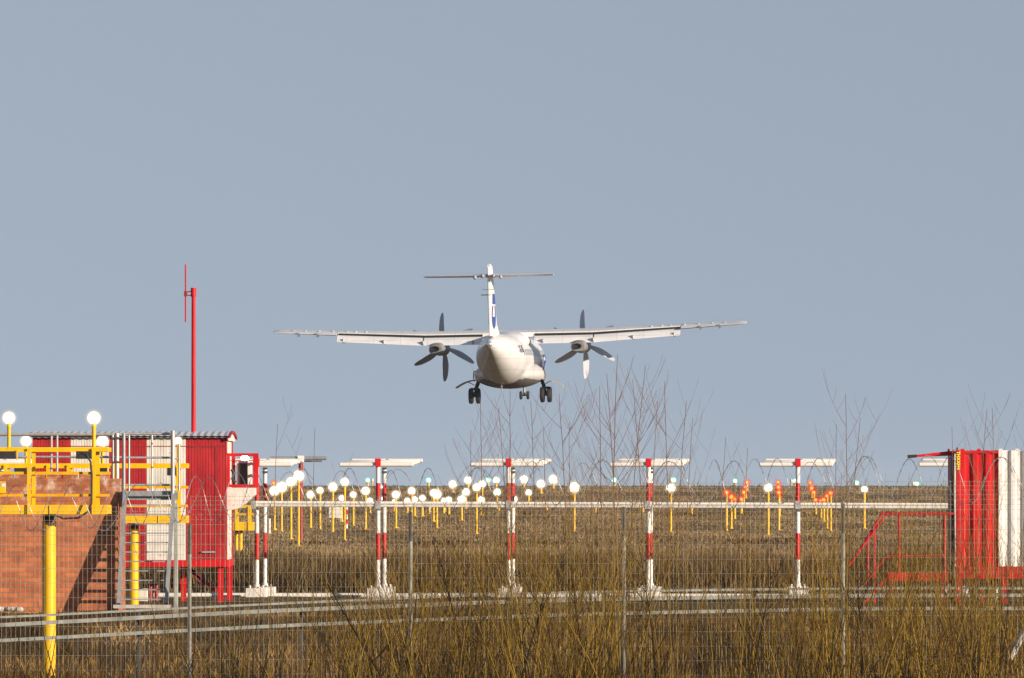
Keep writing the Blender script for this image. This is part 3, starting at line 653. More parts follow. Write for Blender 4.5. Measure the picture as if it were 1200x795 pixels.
# ------------------------------------------------------------------ yellow approach light walkways
def walkway(Y, depth, x0, x1, deck, rails, posts, lamps, boxes, columns, col_r, name_lab, lamp_labs, rail_r=.022, deckdepth=True):
    zb = float(zg(PX(columns[0][0], Y), Y)); r = thing('lighting_walkway', (PX(columns[0][0], Y), Y, zb), name_lab, 'walkway', 'yellow lighting walkways')
    m = MB(); za, zc = PZ(deck[1], Y), PZ(deck[0], Y)
    m.box((PX(x0,Y),Y,za),(PX(x1,Y),Y+.05,zc)); m.box((PX(x0,Y),Y+depth-.05,za),(PX(x1,Y),Y+depth,zc)); m.box((PX(x0,Y)+.01,Y+.052,zc-.05),(PX(x1,Y)-.01,Y+depth-.052,zc-.01))
    m.box((PX(x1,Y)-.06,Y+.052,za+.005),(PX(x1,Y)-.003,Y+depth-.052,zc-.06))
    k = PX(x0,Y)+.6
    while k < PX(x1,Y)-.2: m.box((k,Y-.012,za+.004),(k+.02,Y-.002,zc-.004)); k += .75
    m.build('deck', M['yellow'], r, bevel=.006)
    for i, (py, t) in enumerate(rails):
        z = PZ(py, Y)
        for dy in (0.025, depth-.025):
            m = MB(); m.bar((PX(x0,Y),Y+dy,z),(PX(x1,Y)-.01*i,Y+dy,z),.045,t*Y/F)
            if i == 0 and dy < .1: m.bar((PX(x1,Y)-.035,Y+.05,z),(PX(x1,Y)-.035,Y+depth-.05,z),.04,t*Y/F)
            m.build('handrail', M['yellow_old' if i else 'yellow'], r)
    for px, wpx in posts:
        x = PX(px, Y); hw = wpx*Y/F/2
        for dy in (-.03, depth+.0):
            m = MB(); m.box((x-hw,Y+dy,za),(x+hw,Y+dy+.035,PZ(rails[0][0],Y)+.01)); m.build('railing_post', M['yellow'], r)
    if Y < 120:
        m = MB(); m.box((PX(-9,Y),Y-.16,PZ(578,Y)),(PX(7,Y),Y-.032,PZ(564.5,Y))); jb = m.build('junction_box', M['yellow'], r, bevel=.006)
        m = MB(); m.box((PX(2.5,Y),Y-.166,PZ(570.5,Y)),(PX(7.4,Y),Y-.161,PZ(566.5,Y))); m.build('warning_sticker', M['white'], jb)
    for px in columns:
        x = PX(px[0], Y); zt = za; m = MB(); yc = Y + depth*.45
        m.tube([(x,yc,float(zg(x,yc))-.3),(x,yc,PZ(px[1],Y))], col_r, 24); m.tube([(x,yc,PZ(px[1],Y)-.06),(x,yc,PZ(px[1],Y)-.0)], col_r*1.03, 24)
        cl = m.build('column', M['yellow'], r)
        m = MB(); m.tube([(x,yc,PZ(px[1],Y)),(x,yc,zt)], col_r*.92, 20); m.build('column_collar', M['black'], cl)
    for (bx0, bx1, by0, by1) in boxes:
        m = MB(); m.box((PX(bx0,Y),Y-.10,PZ(by1,Y)),(PX(bx1,Y),Y+.02,PZ(by0,Y))); bx = m.build('transformer_box', M['black'], r, bevel=.008)
        m = MB(); m.box((PX(bx1,Y)+.002,Y-.10,PZ(by1,Y)-.01),(PX(bx1,Y)+.012,Y+.02,PZ(by0,Y)+.01)); m.build('side_plate', M['yellow'], bx)
    for i, (px, py, rp, pw) in enumerate(lamps):
        c = P(px, py, Y + .2); rr = rp*Y/F; zr = PZ(rails[0][0], Y)
        l = thing('walkway_lamp', (c.x, Y+.2, zr), lamp_labs[i], 'lamp', 'white lamps on the yellow walkways')
        m = MB(); m.tube([(c.x,c.y,zr-.12),(c.x,c.y,c.z-rr*.8)], pw*Y/F/2, 12); m.tube([(c.x,c.y,c.z-rr*1.5),(c.x,c.y,c.z-rr*.8)], pw*Y/F*.62, 12); m.build('mast', M['yellow'], l)
        m = MB(); m.tube([(c.x,c.y+.14,c.z),(c.x,c.y+.02,c.z)], [rr*.55,rr*.8], 14); m.build('lamp_holder', M['yellow'], l)
        m = MB(); m.ball(c, rr*.78, 20, 14); m.build('lamp_core', M['lamp_w'], l)
        m = MB(); m.ball(c, rr*1.02, 20, 14); g_ = m.build('lamp_globe_or_glow', M['glow_w'], l)  # emissive shell added as glow close around the core
        m = MB(); m.ball(c, rr*1.34, 20, 14); m.build('glow_halo', M['halo_w'], g_)  # wider, fainter shell added as the lamp's halo
    return r
walkway(115., 1.1, -60, 126, (592,603), [(526.8,5),(554.6,3.2),(580.6,3)], [(34,4.2),(-22,4.2),(109.8,4.6)],
        [(10.5,490,7.2,4.2),(110,490,7.6,4.4)], [(-10,19.5,529,538),(89.5,108,529,538)], [(55.2,612)], .092,
        'nearer yellow lighting walkway with handrails on a thick round column', ['lit white lamp on the nearer walkway, at the left photo edge', 'lit white lamp on tall mast at right end of the nearer walkway'])
def cables():
    Y = 114.9; m = MB()
    m.tube([P(96,531,Y),P(101,532.5,Y),P(106,541,Y),P(107.6,556,Y),P(107.2,590,Y),P(103,600,Y),P(92,607,Y),P(74,608,Y),P(63,603,Y)], .014, 8)
    tag(m.build('power_cable', M['black']), 'black power cable hanging from the nearer yellow walkway rail to its column', 'cable')
cables()
walkway(147., 1.0, -60, 219, (604.3,613.3), [(546,5.5),(571.2,3),(593.2,3)], [(6,3.4),(56,3.4),(80,3.4),(134,3.4),(207.6,3.4)],
        [(30.5,517,6.2,3.4),(120.2,517,6.6,3.6),(208.6,516.5,4.4,3.2)], [(17,32,548.6,553.5),(115.5,126,548.6,556.5),(196,207,548.5,557.5)], [(155.4,620),(-5,620)], .083,
        'farther yellow lighting walkway running behind the brick wall and steel stair', ['lit white lamp on the farther walkway, just right of the left edge', 'lit white lamp on farther walkway beside the tall mast lamp', 'lit white lamp on the farther walkway behind the grey stair rail'])
walkway(236., 1.0, 262, 297, (612,622), [(594,3),(603,2)], [(277,3),(292,3)], [], [], [(276.5,624),(281.5,624)], .05,
        'distant yellow lighting walkway seen under the white bracket of the red cage', [], )

# ------------------------------------------------------------------ brick wall, railing, stair
def brick():
    Y = 140.; D = 2.6; x0, x1 = PX(-170, Y), PX(138.2, Y); zt = PZ(561, Y)
    r = thing('brick_building', ((x0+x1)/2, Y, 0), 'orange brick wall of a low flat building behind the yellow column', 'building')
    m = MB(); m.box((x0,Y,-.6),(x1,Y+D,zt)); m.build('wall', M['brick'], r, smooth=False)
    m = MB(); x = x0; rr = random.Random(3)
    while x < x1-.3:
        L_ = .25; h = rr.choice([.0,.012,.02,-.0]); 
        if rr.random() > .25: m.box((x+.008,Y-.006-rr.random()*.01,zt+.002),(x+L_-.006,Y+.12,zt+.065+h))
        x += .262
    m.build('coping_brick', M['brick'], r, smooth=False)
    m = MB(); m.box((PX(-20,Y),Y-.5,-.15),(PX(47,Y),Y-.45,PZ(717.5,Y))); tag(m.build('yellow_beam', M['yellow_old']), 'yellow painted beam lying at the foot of the brick wall', 'beam')
    m = MB(); rr = random.Random(5)
    for i in range(24):
        x = PX(rr.uniform(-8, 26), Y); s_ = rr.uniform(.03, .08); m.ball((x, Y-.25-rr.random()*.2, PZ(714.5,Y)+rr.random()*.02), (s_, s_, s_*.6), 6, 4)
    tag(m.build('rubble', M['concrete']), 'pale broken rubble at the foot of the brick wall', 'rubble', kind='stuff')
    # railing on top
    zr = PZ(507.5, Y); r = thing('roof_railing', (PX(66,Y), Y+.3, zt), 'grey tube railing along the top of the brick building', 'railing')
    for dy, nm in ((.25,0),(1.9,1)):
        m = MB(); yy = Y+dy; m.tube([(x0,yy,zr-.02),(PX(137,Y),yy,zr-.02)], .022, 10); m.tube([(x0,yy,PZ(535.5,Y)),(PX(137,Y),yy,PZ(535.5,Y))], .017, 8)
        m.build('handrail', M['galv'], r)
        for px in ((53,) if nm else (66,-30)):
            m = MB(); m.tube([(PX(px,Y),yy,zt),(PX(px,Y),yy,zr-.04)], .019, 8); m.build('railing_post', M['galv'], r)
    for px, w_ in ((131.2,.02),(136.4,.036)):
        m = MB(); m.tube([(PX(px,Y),Y+.25,zt),(PX(px,Y),Y+.25,zr)], w_, 10); m.build('railing_post', M['galv'], r)
    m = MB(); m.tube([(PX(137,Y)-.02,Y+.25,zr-.02),(PX(137,Y)-.02,Y+1.9,zr-.02)], .02, 8); m.build('handrail', M['galv'], r)
    # stair: platform and steep steps, bottom nearer the camera
    YP = 140.35; zp = PZ(575.5, YP)
    r = thing('steel_stair', (PX(168,139.), 139., 0), 'grey steel stair with tall handrails at the right end of the brick wall', 'stair')
    m = MB(); m.box((PX(142.5,YP),YP-.35,PZ(586,YP)),(PX(206,YP),YP-.31,zp)); m.box((PX(142.5,YP),YP+.9,PZ(586,YP)),(PX(206,YP),YP+.94,zp)); m.box((PX(143,YP),YP-.308,zp-.035),(PX(205.5,YP),YP+.898,zp-.005))
    m.build('landing', M['galv_dark'], r)
    yt, yb = YP-.38, 139.38
    zb = PZ(708, yb)
    for (pt, pb, nm, top) in ((146.5,139,0,574),(203.5,195,1,505)):
        m = MB(); a = Vector((PX(pb,yb), yb, zb)); b = Vector((PX(pt,yt), yt, zp))
        m.bar(a, b, .06, .13, up=(0,-1,.3)); m.build('stringer', M['galv_dark'], r)
    m = MB(); m.tube([(PX(202.6,yt),yt-.05,PZ(580,yt)),(PX(202.6,yt),yt-.05,PZ(505,yt))], .036, 12); m.build('stair_post', M['galv'], r)
    for k in range(12):
        q = (k+.5)/12; y = yb+(yt-yb)*q; z = zb+(zp-zb)*q; m = MB()
        m.box((PX(139+7.5*q,y)+.04,y-.045,z-.010),(PX(195+8.5*q,y)-.04,y+.045,z+.010)); m.build('tread', M['galv_dark'], r)
    m = MB(); m.box((PX(133,139.2),139.1,PZ(713,139.2)),(PX(199.5,139.2),139.55,PZ(709,139.2))); m.build('base_plate', M['concrete'], r)
    for px, w_, t in ((145,.03,508),(151.3,.016,510),(178,.016,510),(210,.016,520)):
        m = MB(); y = YP + (.9 if px == 178 else -.33); m.tube([(PX(px,y),y,zp),(PX(px,y),y,PZ(t,y))], w_, 10); m.build('railing_post', M['galv_dark' if px == 145 else 'galv'], r)
    for py in (508.5, 536.5, 568.5):
        m = MB(); y = YP-.33; m.tube([(PX(143.5,y),y,PZ(py,y)),(PX(203,y),y,PZ(py,y))], .018 if py > 510 else .022, 10)
        m.tube([(PX(203,y),y,PZ(py,y)),(PX(210,y+.9),y+.9,PZ(py+3,y+.9))], .014, 8); m.build('handrail', M['galv'], r)
    m = MB(); Yp = 139.2; m.box((PX(204,Yp),Yp,-.4),(PX(208.4,Yp),Yp+.06,PZ(590,Yp))); tag(m.build('square_post', M['rail'], bevel=.005), 'plain grey-green square post beside the foot of the steel stair', 'post')
brick()

# ------------------------------------------------------------------ red and white shelter, left
def shelter():
    Y = 152.; D = 3.6; xs = [PX(q, Y) for q in (38, 83, 128, 172, 218, 264.5)]; zb, zt = PZ(656.5, Y), PZ(512.5, Y)
    r = thing('equipment_shelter', ((xs[0]+xs[-1])/2, Y, float(zg(xs[2],Y))), 'red and white striped equipment shelter on red legs, left of the antennas', 'shelter')
    # ribbed front: narrow ribs; colour by panel
    m = MB()
    for i in range(5):
        m.mi = i % 2; n = 14; w_ = (xs[i+1]-xs[i])/n
        for k in range(n):
            a = xs[i]+k*w_
            m.add([(a,Y,zb),(a+w_*.78,Y,zb),(a+w_*.86,Y+.007,zb),(a+w_,Y+.007,zb)] + [(a,Y,zt),(a+w_*.78,Y,zt),(a+w_*.86,Y+.007,zt),(a+w_,Y+.007,zt)], [(0,1,5,4),(1,2,6,5),(2,3,7,6)])
    m.build('front_wall', [M['red_faded'], M['white_old']], r, smooth=False)
    m = MB(); m.mi = 0; m.box((xs[0]+.002,Y+.02,zb),(xs[-1]-.002,Y+D,zt)); m.build('wall', M['white_old'], r)
    xe = xs[-1]
    for a, b in ((.0,.5),(D-.4,D)): m = MB(); m.box((xe,Y+a,zb),(xe+.012,Y+b,zt+.02)); m.build('corner_trim', M['red_faded'], r)
    m = MB(); m.box((xs[0],Y-.012,PZ(523.5,Y)),(xs[-1],Y-.002,PZ(522.7,Y)));
    m.build('seam', M['red_dark'], r)
    # roof: shallow arch of pale corrugated sheet
    m = MB(); rings = []; nx = 60
    for k in range(nx+1):
        x = xs[0]-.1 + (xe+.16-xs[0]+.02)*k/nx; dz = .012*(k % 2)
        rings.append([(x, Y-.10+(D+.2)*t, zt-.02+.13*math.sin(math.pi*min(1,.06+t*.88))**.8+dz) for t in [q/12 for q in range(13)]])
    m.loft(rings, close=False); m.loft([[(p[0],p[1],p[2]-.03) for p in q] for q in rings], close=False)
    m.build('roof', M['roof'], r, smooth=False)
    m = MB(); n = 12; v = [(xe+.05, Y-.1+(D+.2)*t, zt-.05+.13*math.sin(math.pi*min(1,.06+t*.88))**.8) for t in [q/n for q in range(n+1)]]
    m.add(v + [(xe+.05, p[1], zt-.06) for p in v], [(i, i+1, n+2+i, n+1+i) for i in range(n)]); m.build('gable', M['white_old'], r)
    m = MB()
    for i in range(n):
        a, b = v[i], v[i+1]; m.bar((a[0]+.02,a[1],a[2]+.02),(b[0]+.02,b[1],b[2]+.02),.035,.045)
    m.build('gable_trim', M['red_faded'], r)
    # door outline in the last red panel, with handle
    m = MB(); xd = PX(252.7,Y); m.box((xd-.008,Y-.006,zb+.05),(xd+.008,Y-.001,PZ(524,Y))); m.box((PX(220,Y),Y-.006,PZ(525,Y)),(xd-.009,Y-.001,PZ(524,Y))); dr = m.build('door', M['red_dark'], r)
    m = MB(); m.bar((PX(237,Y),Y-.035,PZ(647.3,Y)),(PX(252,Y),Y-.035,PZ(647,Y)),.03,.025); m.build('handle', M['galv'], dr)
    # base frame, legs, braces
    m = MB(); m.box((xs[0],Y-.03,PZ(664.5,Y)),(xe+.03,Y+.12,zb-.002)); m.box((xe-.05,Y+.122,PZ(664.5,Y)),(xe+.03,Y+D,zb-.002)); m.build('base_frame', M['red'], r)
    for px, dy in ((258.5,.05),(269,D-.2),(100,.05),(60,.05),(215,D-.2)):
        x = PX(px, Y+dy); m = MB(); m.box((x-.05,Y+dy,-.2),(x+.05,Y+dy+.12,PZ(664.6,Y))); lg = m.build('leg', M['red'], r)
    for (a, b) in (((213,660),(256,694)),((214,658),(240,686))):
        m = MB(); m.bar(P(a[0],a[1],Y+.3),P(b[0],b[1],Y+.3),.05,.07); m.build('brace', M['red_dark'], r)
    # clutter under it
    m = MB(); m.box((PX(161,154),154,0),(PX(173,154),154.3,PZ(690,154))); m.box((PX(163.5,154),154.05,PZ(690,154)),(PX(167,154),154.1,PZ(675,154)))
    tag(m.build('junction_box', M['white_old'], bevel=.01), 'low white junction box with a stub pipe under the striped shelter', 'box')
    for i, px in enumerate((176, 183)):
        m = MB(); m.tube([(PX(px,154),154.1,0),(PX(px,154),154.1,PZ(685,154))], .035, 10); m.tube([(PX(px,154),154.1,PZ(686,154)),(PX(px,154),154.1,PZ(684,154))], .05, 10)
        tag(m.build('bollard', M['red_dark']), ['short dark red bollard right next to the white junction box','short dark red bollard farther from the junction box, under the shelter'][i], 'bollard', 'dark red bollards under the shelter')
    # aerial mast on the roof
    Ym = Y + 1.2; x = PX(226.8, Ym); r = thing('aerial_mast', (x, Ym, zt+.2), 'tall thin red aerial mast standing on the striped shelter roof', 'mast')
    zt2 = PZ(337.5, Ym); m = MB(); m.tube([(x,Ym,zt+.1),(x,Ym,zt2)], [.042,.036], 12); m.tube([(x,Ym,zt2-.16),(x,Ym,zt2)], .05, 12); m.build('mast_tube', M['red'], r)
    xa = PX(217.5,Ym); m = MB(); m.tube([(xa,Ym,PZ(377.5,Ym)),(xa,Ym,PZ(310,Ym))], .014, 8); m.build('dipole', M['red'], r)
    m = MB(); m.bar((xa-.02,Ym,PZ(342.5,Ym)),(x,Ym,PZ(341.5,Ym)),.03,.02); m.bar((xa-.02,Ym,PZ(346.5,Ym)),(x,Ym,PZ(346,Ym)),.03,.02); m.box((xa-.03,Ym-.03,PZ(347.5,Ym)),(xa+.03,Ym+.03,PZ(341.5,Ym))); m.build('bracket', M['red_dark'], r)
    # air conditioner in its cage
    Yc = Y + .35; x0, x1 = PX(266.5,Yc), PX(301.5,Yc); z0, z1 = PZ(570.5,Yc), PZ(531.5,Yc); dp = .75
    r = thing('air_conditioner_cage', ((x0+x1)/2, Yc, z0), 'red steel cage bolted to the shelter end, holding an air conditioner', 'cage')
    for py in (531.5+1.5, 569.5):
        m = MB(); z = PZ(py, Yc)
        for yy in (Yc, Yc+dp): m.bar((x0,yy,z),(x1,yy,z),.05,.05)
        for xx in (x0+.02, x1-.02): m.bar((xx,Yc+.026,z),(xx,Yc+dp-.026,z),.05,.05)
        m.build('frame_rail', M['red'], r)
    for px, yy, ww in ((268,0,.045),(299.5,0,.09),(272.5,dp,.045),(300,dp,.05)):
        x = PX(px, Yc); m = MB(); m.box((x-ww/2,Yc+yy-.028,z0),(x+ww/2,Yc+yy+.028,z1)); m.build('frame_post', M['red'], r)
    m = MB(); m.bar((x0+.03,Yc-.004,PZ(540,Yc)),(x1-.05,Yc-.004,PZ(540,Yc)),.012,.012); m.bar((x1-.02,Yc,PZ(542,Yc)),(x1-.02,Yc+dp,PZ(542,Yc)),.02,.05); m.bar((x1-.02,Yc,PZ(556,Yc)),(x1-.02,Yc+dp,PZ(556,Yc)),.02,.05); m.build('cage_bar', M['red'], r)
    m = MB(); zs = PZ(571.8,Yc); xr = PX(299,Yc)
    v = [(x0-.02,Yc-.01,zs),(xr,Yc-.01,zs),(xr,Yc-.01,PZ(580,Yc)),(PX(284,Yc),Yc-.01,PZ(594,Yc)),(PX(274,Yc),Yc-.01,PZ(597.5,Yc)),(x0-.02,Yc-.01,PZ(597.5,Yc))]
    k = len(v); m.add(v + [(p[0],Yc+dp,p[2]) for p in v], [tuple(range(k)), tuple(range(2*k-1,k-1,-1))] + [(i,(i+1)%k,k+(i+1)%k,k+i) for i in range(k)]); m.build('bracket', M['white_old'], r)
    r2 = thing('air_conditioner', (PX(285,Yc), Yc+.2, z0+.03), 'white air conditioner unit with dark louvre inside the red cage', 'air conditioner')
    m = MB(); m.box((PX(277,Yc),Yc+.16,z0+.03),(PX(294.5,Yc),Yc+.55,PZ(540.5,Yc))); m.build('casing', M['white'], r2, bevel=.01)
    m = MB(); m.box((PX(279.3,Yc),Yc+.145,PZ(567.5,Yc)),(PX(289.3,Yc),Yc+.158,PZ(543,Yc)))
    for i in range(10):
        z = PZ(566.5-2.4*i,Yc); m.box((PX(279.6,Yc),Yc+.135,z),(PX(289,Yc),Yc+.144,z+.012))
    m.build('louvre', M['dark'], r2)
    m = MB(); m.tube([(PX(271,Yc),Yc+.2,PZ(550,Yc)),(PX(274,Yc),Yc+.2,PZ(555,Yc)),(PX(272,Yc),Yc+.2,PZ(561,Yc)),(PX(275,Yc),Yc+.2,PZ(566,Yc))], .03, 8); m.build('hose', M['black'], r2)
    c = P(287, 537.2, Yc+.35); l = thing('cage_lamp', c, 'lit white lamp under the top bar of the red air conditioner cage', 'lamp')
    m = MB(); m.ball(c, (.075,.06,.05)); m.build('lamp_globe_or_glow', M['lamp_w'], l)
    m = MB(); m.box((c.x-.05,c.y-.03,c.z+.045),(c.x+.05,c.y+.04,PZ(532,Yc))); m.build('lamp_holder', M['white'], l)
shelter()

# ------------------------------------------------------------------ ribbed container, right
def container():
    Y = 150.; D = 2.5; x0, xm, x1 = PX(1120.5,Y), PX(1170,Y), PX(1420,Y); zb, zt = PZ(664,Y), PZ(528,Y)
    r = thing('ribbed_container', ((x0+x1)/2, Y, float(zg(x0,Y))), 'ribbed steel container, red end then white, at the right photo edge', 'container')
    def ribs(a, b, name, mt, ztop):
        m = MB(); p = .222; x = a; prof = []
        while x < b - 1e-6:
            for q, d in ((0,0),(.30,0),(.46,.045),(.84,.045),(1.0,0)):
                xx = min(b, x + p*q)
                if not prof or xx > prof[-1][0] + 1e-6: prof.append((xx, d))
            x += p
        n = len(prof); v = [(q[0],Y+q[1],zb) for q in prof] + [(q[0],Y+q[1],ztop) for q in prof]
        m.add(v, [(i,i+1,n+i+1,n+i) for i in range(n-1)])
        for i in range(0, n-4, 5 if n > 5 else 9):
            xx = prof[i][0]; m.add([(xx+.0,Y-.004,ztop),(xx+.075,Y-.004,ztop),(xx+.06,Y-.004,ztop+.03),(xx+.015,Y-.004,ztop+.03),(xx,Y+.1,ztop),(xx+.075,Y+.1,ztop),(xx+.06,Y+.1,ztop+.03),(xx+.015,Y+.1,ztop+.03)], [(0,1,2,3),(7,6,5,4),(3,2,6,7),(0,3,7,4),(1,5,6,2)])
        m.build(name, mt, r, smooth=False)
    ribs(x0+.075, xm, 'front_wall', M['red'], zt); ribs(xm+.004, x1, 'front_wall', M['white'], zt)
    m = MB(); m.box((x0,Y-.012,zb),(x0+.072,Y+.07,zt+.005)); m.build('corner_post', M['red'], r, bevel=.008)
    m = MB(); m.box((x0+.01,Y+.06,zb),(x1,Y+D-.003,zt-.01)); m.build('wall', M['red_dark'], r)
    m = MB(); m.box((x0+.074,Y-.006,PZ(531.5,Y)),(xm,Y+.052,zt-.012)); m.build('top_rail', M['red'], r)
    m = MB(); m.box((x0,Y-.02,PZ(678.5,Y)),(x1,Y+.1,zb-.003)); m.build('base_frame', M['red'], r)
    # shaded end: door leaf, frame and hinges
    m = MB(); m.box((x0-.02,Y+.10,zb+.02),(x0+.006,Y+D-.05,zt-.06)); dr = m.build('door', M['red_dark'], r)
    m = MB(); m.box((x0-.05,Y+.55,zb),(x0-.022,Y+.75,zt-.1)); m.tube([(x0-.05,Y+.3,zb),(x0-.05,Y+.3,zt-.1)], .02, 8); m.build('lock_rod', M['dark'], dr)
    m = MB(); m.box((x0-.03,Y-.005,zb),(x0-.003,Y+.09,zt-.06)); m.build('door_frame', M['white_old'], r)
    m = MB(); m.mi = 0
    a = Vector((PX(1119.5,Y),Y+.3,PZ(531,Y))); b = Vector((PX(1064.5,Y),Y+.3,PZ(535.3,Y)))
    def sect(p, h, d): return [(p.x,p.y-d,p.z-h),(p.x,p.y+d,p.z-h),(p.x,p.y+d,p.z+h),(p.x,p.y-d,p.z+h)]
    m.loft([sect(a,.045,.06), sect(a.lerp(b,.85),.018,.05)]); jb = m.build('jib_beam', M['red'], r)
    m = MB(); m.loft([sect(a.lerp(b,.80),.026,.055), sect(b,.03,.055)]); m.build('end_cap', M['black'], jb)
    m = MB(); m.box((PX(1111.5,Y),Y+.2,PZ(529.5,Y)),(PX(1113.5,Y),Y+.3,PZ(526,Y))); m.box((PX(1117,Y),Y+.25,PZ(529.5,Y)),(PX(1119,Y),Y+.3,PZ(527.4,Y))); m.box((PX(1121,Y),Y+.05,zt+.007),(PX(1123,Y),Y+.15,PZ(524.6,Y))); m.build('lug', M['red_dark'], r)
    for px in (1124, 1178, 1250):
        for dy in (0, D-.2):
            x = PX(px,Y); m = MB(); m.box((x-.05,Y+dy,-.2),(x+.05,Y+dy+.1,PZ(678.6,Y))); m.build('leg', M['red'], r)
    m = MB(); m.bar(P(1152,684,Y+.6),P(1180,681,Y+.6),.05,.06); m.bar(P(1150,718,Y+.6),P(1180,716,Y+.6),.05,.05); m.bar(P(1152,684,Y+.6),P(1150,718,Y+.6),.05,.05); m.build('support_frame', M['red'], r)
    for i, px in enumerate((1167, 1176)):
        m = MB(); m.tube([P(px,716,Y+.5),P(px,684,Y+.5)], .03, 8); m.build('drain_pipe', M['white'], r)
    c = bpy.data.curves.new('container_code', 'FONT'); c.body = 'THXXH4'; c.size = .082; c.extrude = .003; c.offset = .003; c.align_x = 'CENTER'; c.align_y = 'CENTER'
    c.materials.append(M['label_yellow']); o = bpy.data.objects.new('container_code', c); COL.objects.link(o); o.parent = r
    o.location = Vector((x0+.036, Y-.018, PZ(539.8,Y))) - ORG[r.name]; o.rotation_euler = (R(90), R(90), 0); text_mesh(o)
    # red access platform with stair
    Yp = 149.9; dp = .85; x0p, x1p = PX(1040,Yp), PX(1111,Yp); zf = PZ(671,Yp)
    r = thing('access_platform', ((x0p+x1p)/2, Yp, float(zg(x0p,Yp))), 'red steel access platform with handrails and stair beside the ribbed container', 'platform')
    m = MB(); m.box((x0p,Yp,PZ(681,Yp)),(x1p,Yp+.05,zf)); m.box((x0p,Yp+dp,PZ(681,Yp)),(x1p,Yp+dp+.05,zf)); m.box((x0p+.01,Yp+.052,zf-.04),(x1p-.01,Yp+dp-.002,zf-.01)); m.build('deck', M['red'], r)
    for dy in (.02, dp):
        y = Yp+dy; s_ = 0 if dy < .1 else 1; m = MB(); xt = PX(1033,y) if not s_ else PX(1031,y)
        m.tube([(PX(1118,y),y,PZ(602.3,y)),(PX(1039,y) if not s_ else PX(1033,y),y,PZ(602.3,y)),(PX(1009,y),y,PZ(643,y)),(PX(994,y),y,PZ(664,y))], .022, 10); m.build('handrail', M['red'], r)
        m = MB(); m.tube([(PX(1108,y),y,PZ(651.3,y)),(PX(1039,y),y,PZ(652,y)),(PX(1012,y),y,PZ(686,y))], .017, 8); m.build('mid_rail', M['red'], r)
        for px in ((1053.7,1107) if not s_ else (1052.5,1106)):
            m = MB(); x = PX(px,y); m.tube([(x,y,zf),(x,y,PZ(603.5,y))], .022, 8); m.build('railing_post', M['red'], r)
        for px, t in ((1025,622),(1017,632)):
            if (px == 1025) == (s_ == 0):
                m = MB(); x = PX(px,y); m.tube([(x,y,-.1),(x,y,PZ(t,y))], .02, 8); m.build('railing_post', M['red'], r)
        m = MB(); m.bar((PX(1040,y),y,PZ(677,y)),(PX(1004,y),y,PZ(716,y)),.04,.13,up=(0,1,0)); m.build('stringer', M['red'], r)
    for k in range(4):
        q = (k+.6)/4.3; m = MB(); x = PX(1040-36*q,Yp); z = PZ(676+40*q,Yp); m.box((x-.09,Yp+.045,z),(x+.09,Yp+dp-.025,z+.025)); m.build('tread', M['red_dark'], r)
    for px in (1045, 1106):
        for dy in (.1, dp-.1):
            x = PX(px,Yp); m = MB(); m.box((x-.035,Yp+dy-.035,-.2),(x+.035,Yp+dy+.035,PZ(681.1,Yp))); m.build('leg', M['red_dark'], r)
container()

# ------------------------------------------------------------------ guard rail, fence, razor wire
def guard_rail():
    Y = 110.
    knots = [-120, 0, 300, 650, 1000, 1330]
    L3 = [[728,724,708.5,694,689.5,690],[738,733,716.5,703,698,697],[757,751,734.5,720.5,713.3,713]]
    r = thing('guard_rail', (0, Y, float(zg(0,Y))), 'long low grey steel guard rail of three bars behind the mesh fence', 'guard rail')
    for i, pys in enumerate(L3):
        m = MB(); h = (.014,.025,.022)[i]
        pts = []
        for k in range(41):
            px = -120 + 1450*k/40; py = float(np.interp(px, knots, pys)); py_s = sum(float(np.interp(px+d, knots, pys)) for d in (-90,-45,0,45,90))/5
            pts.append(P(px, py_s, Y + .15*i))
        m.loft([[(p.x,p.y-.02,p.z-h),(p.x,p.y+.02,p.z-h),(p.x,p.y+.03,p.z),(p.x,p.y+.02,p.z+h),(p.x,p.y-.02,p.z+h)] for p in pts]); m.build('rail_bar', M['rail'], r)
    for px in range(-60, 1300, 190):
        pt = P(px+33, float(np.interp(px+33, knots, L3[0])), Y+.4); m = MB(); m.box((pt.x-.022,Y+.38,float(zg(pt.x,Y))-.3),(pt.x+.022,Y+.46,pt.z-.03)); m.build('rail_post', M['dark'], r)
guard_rail()

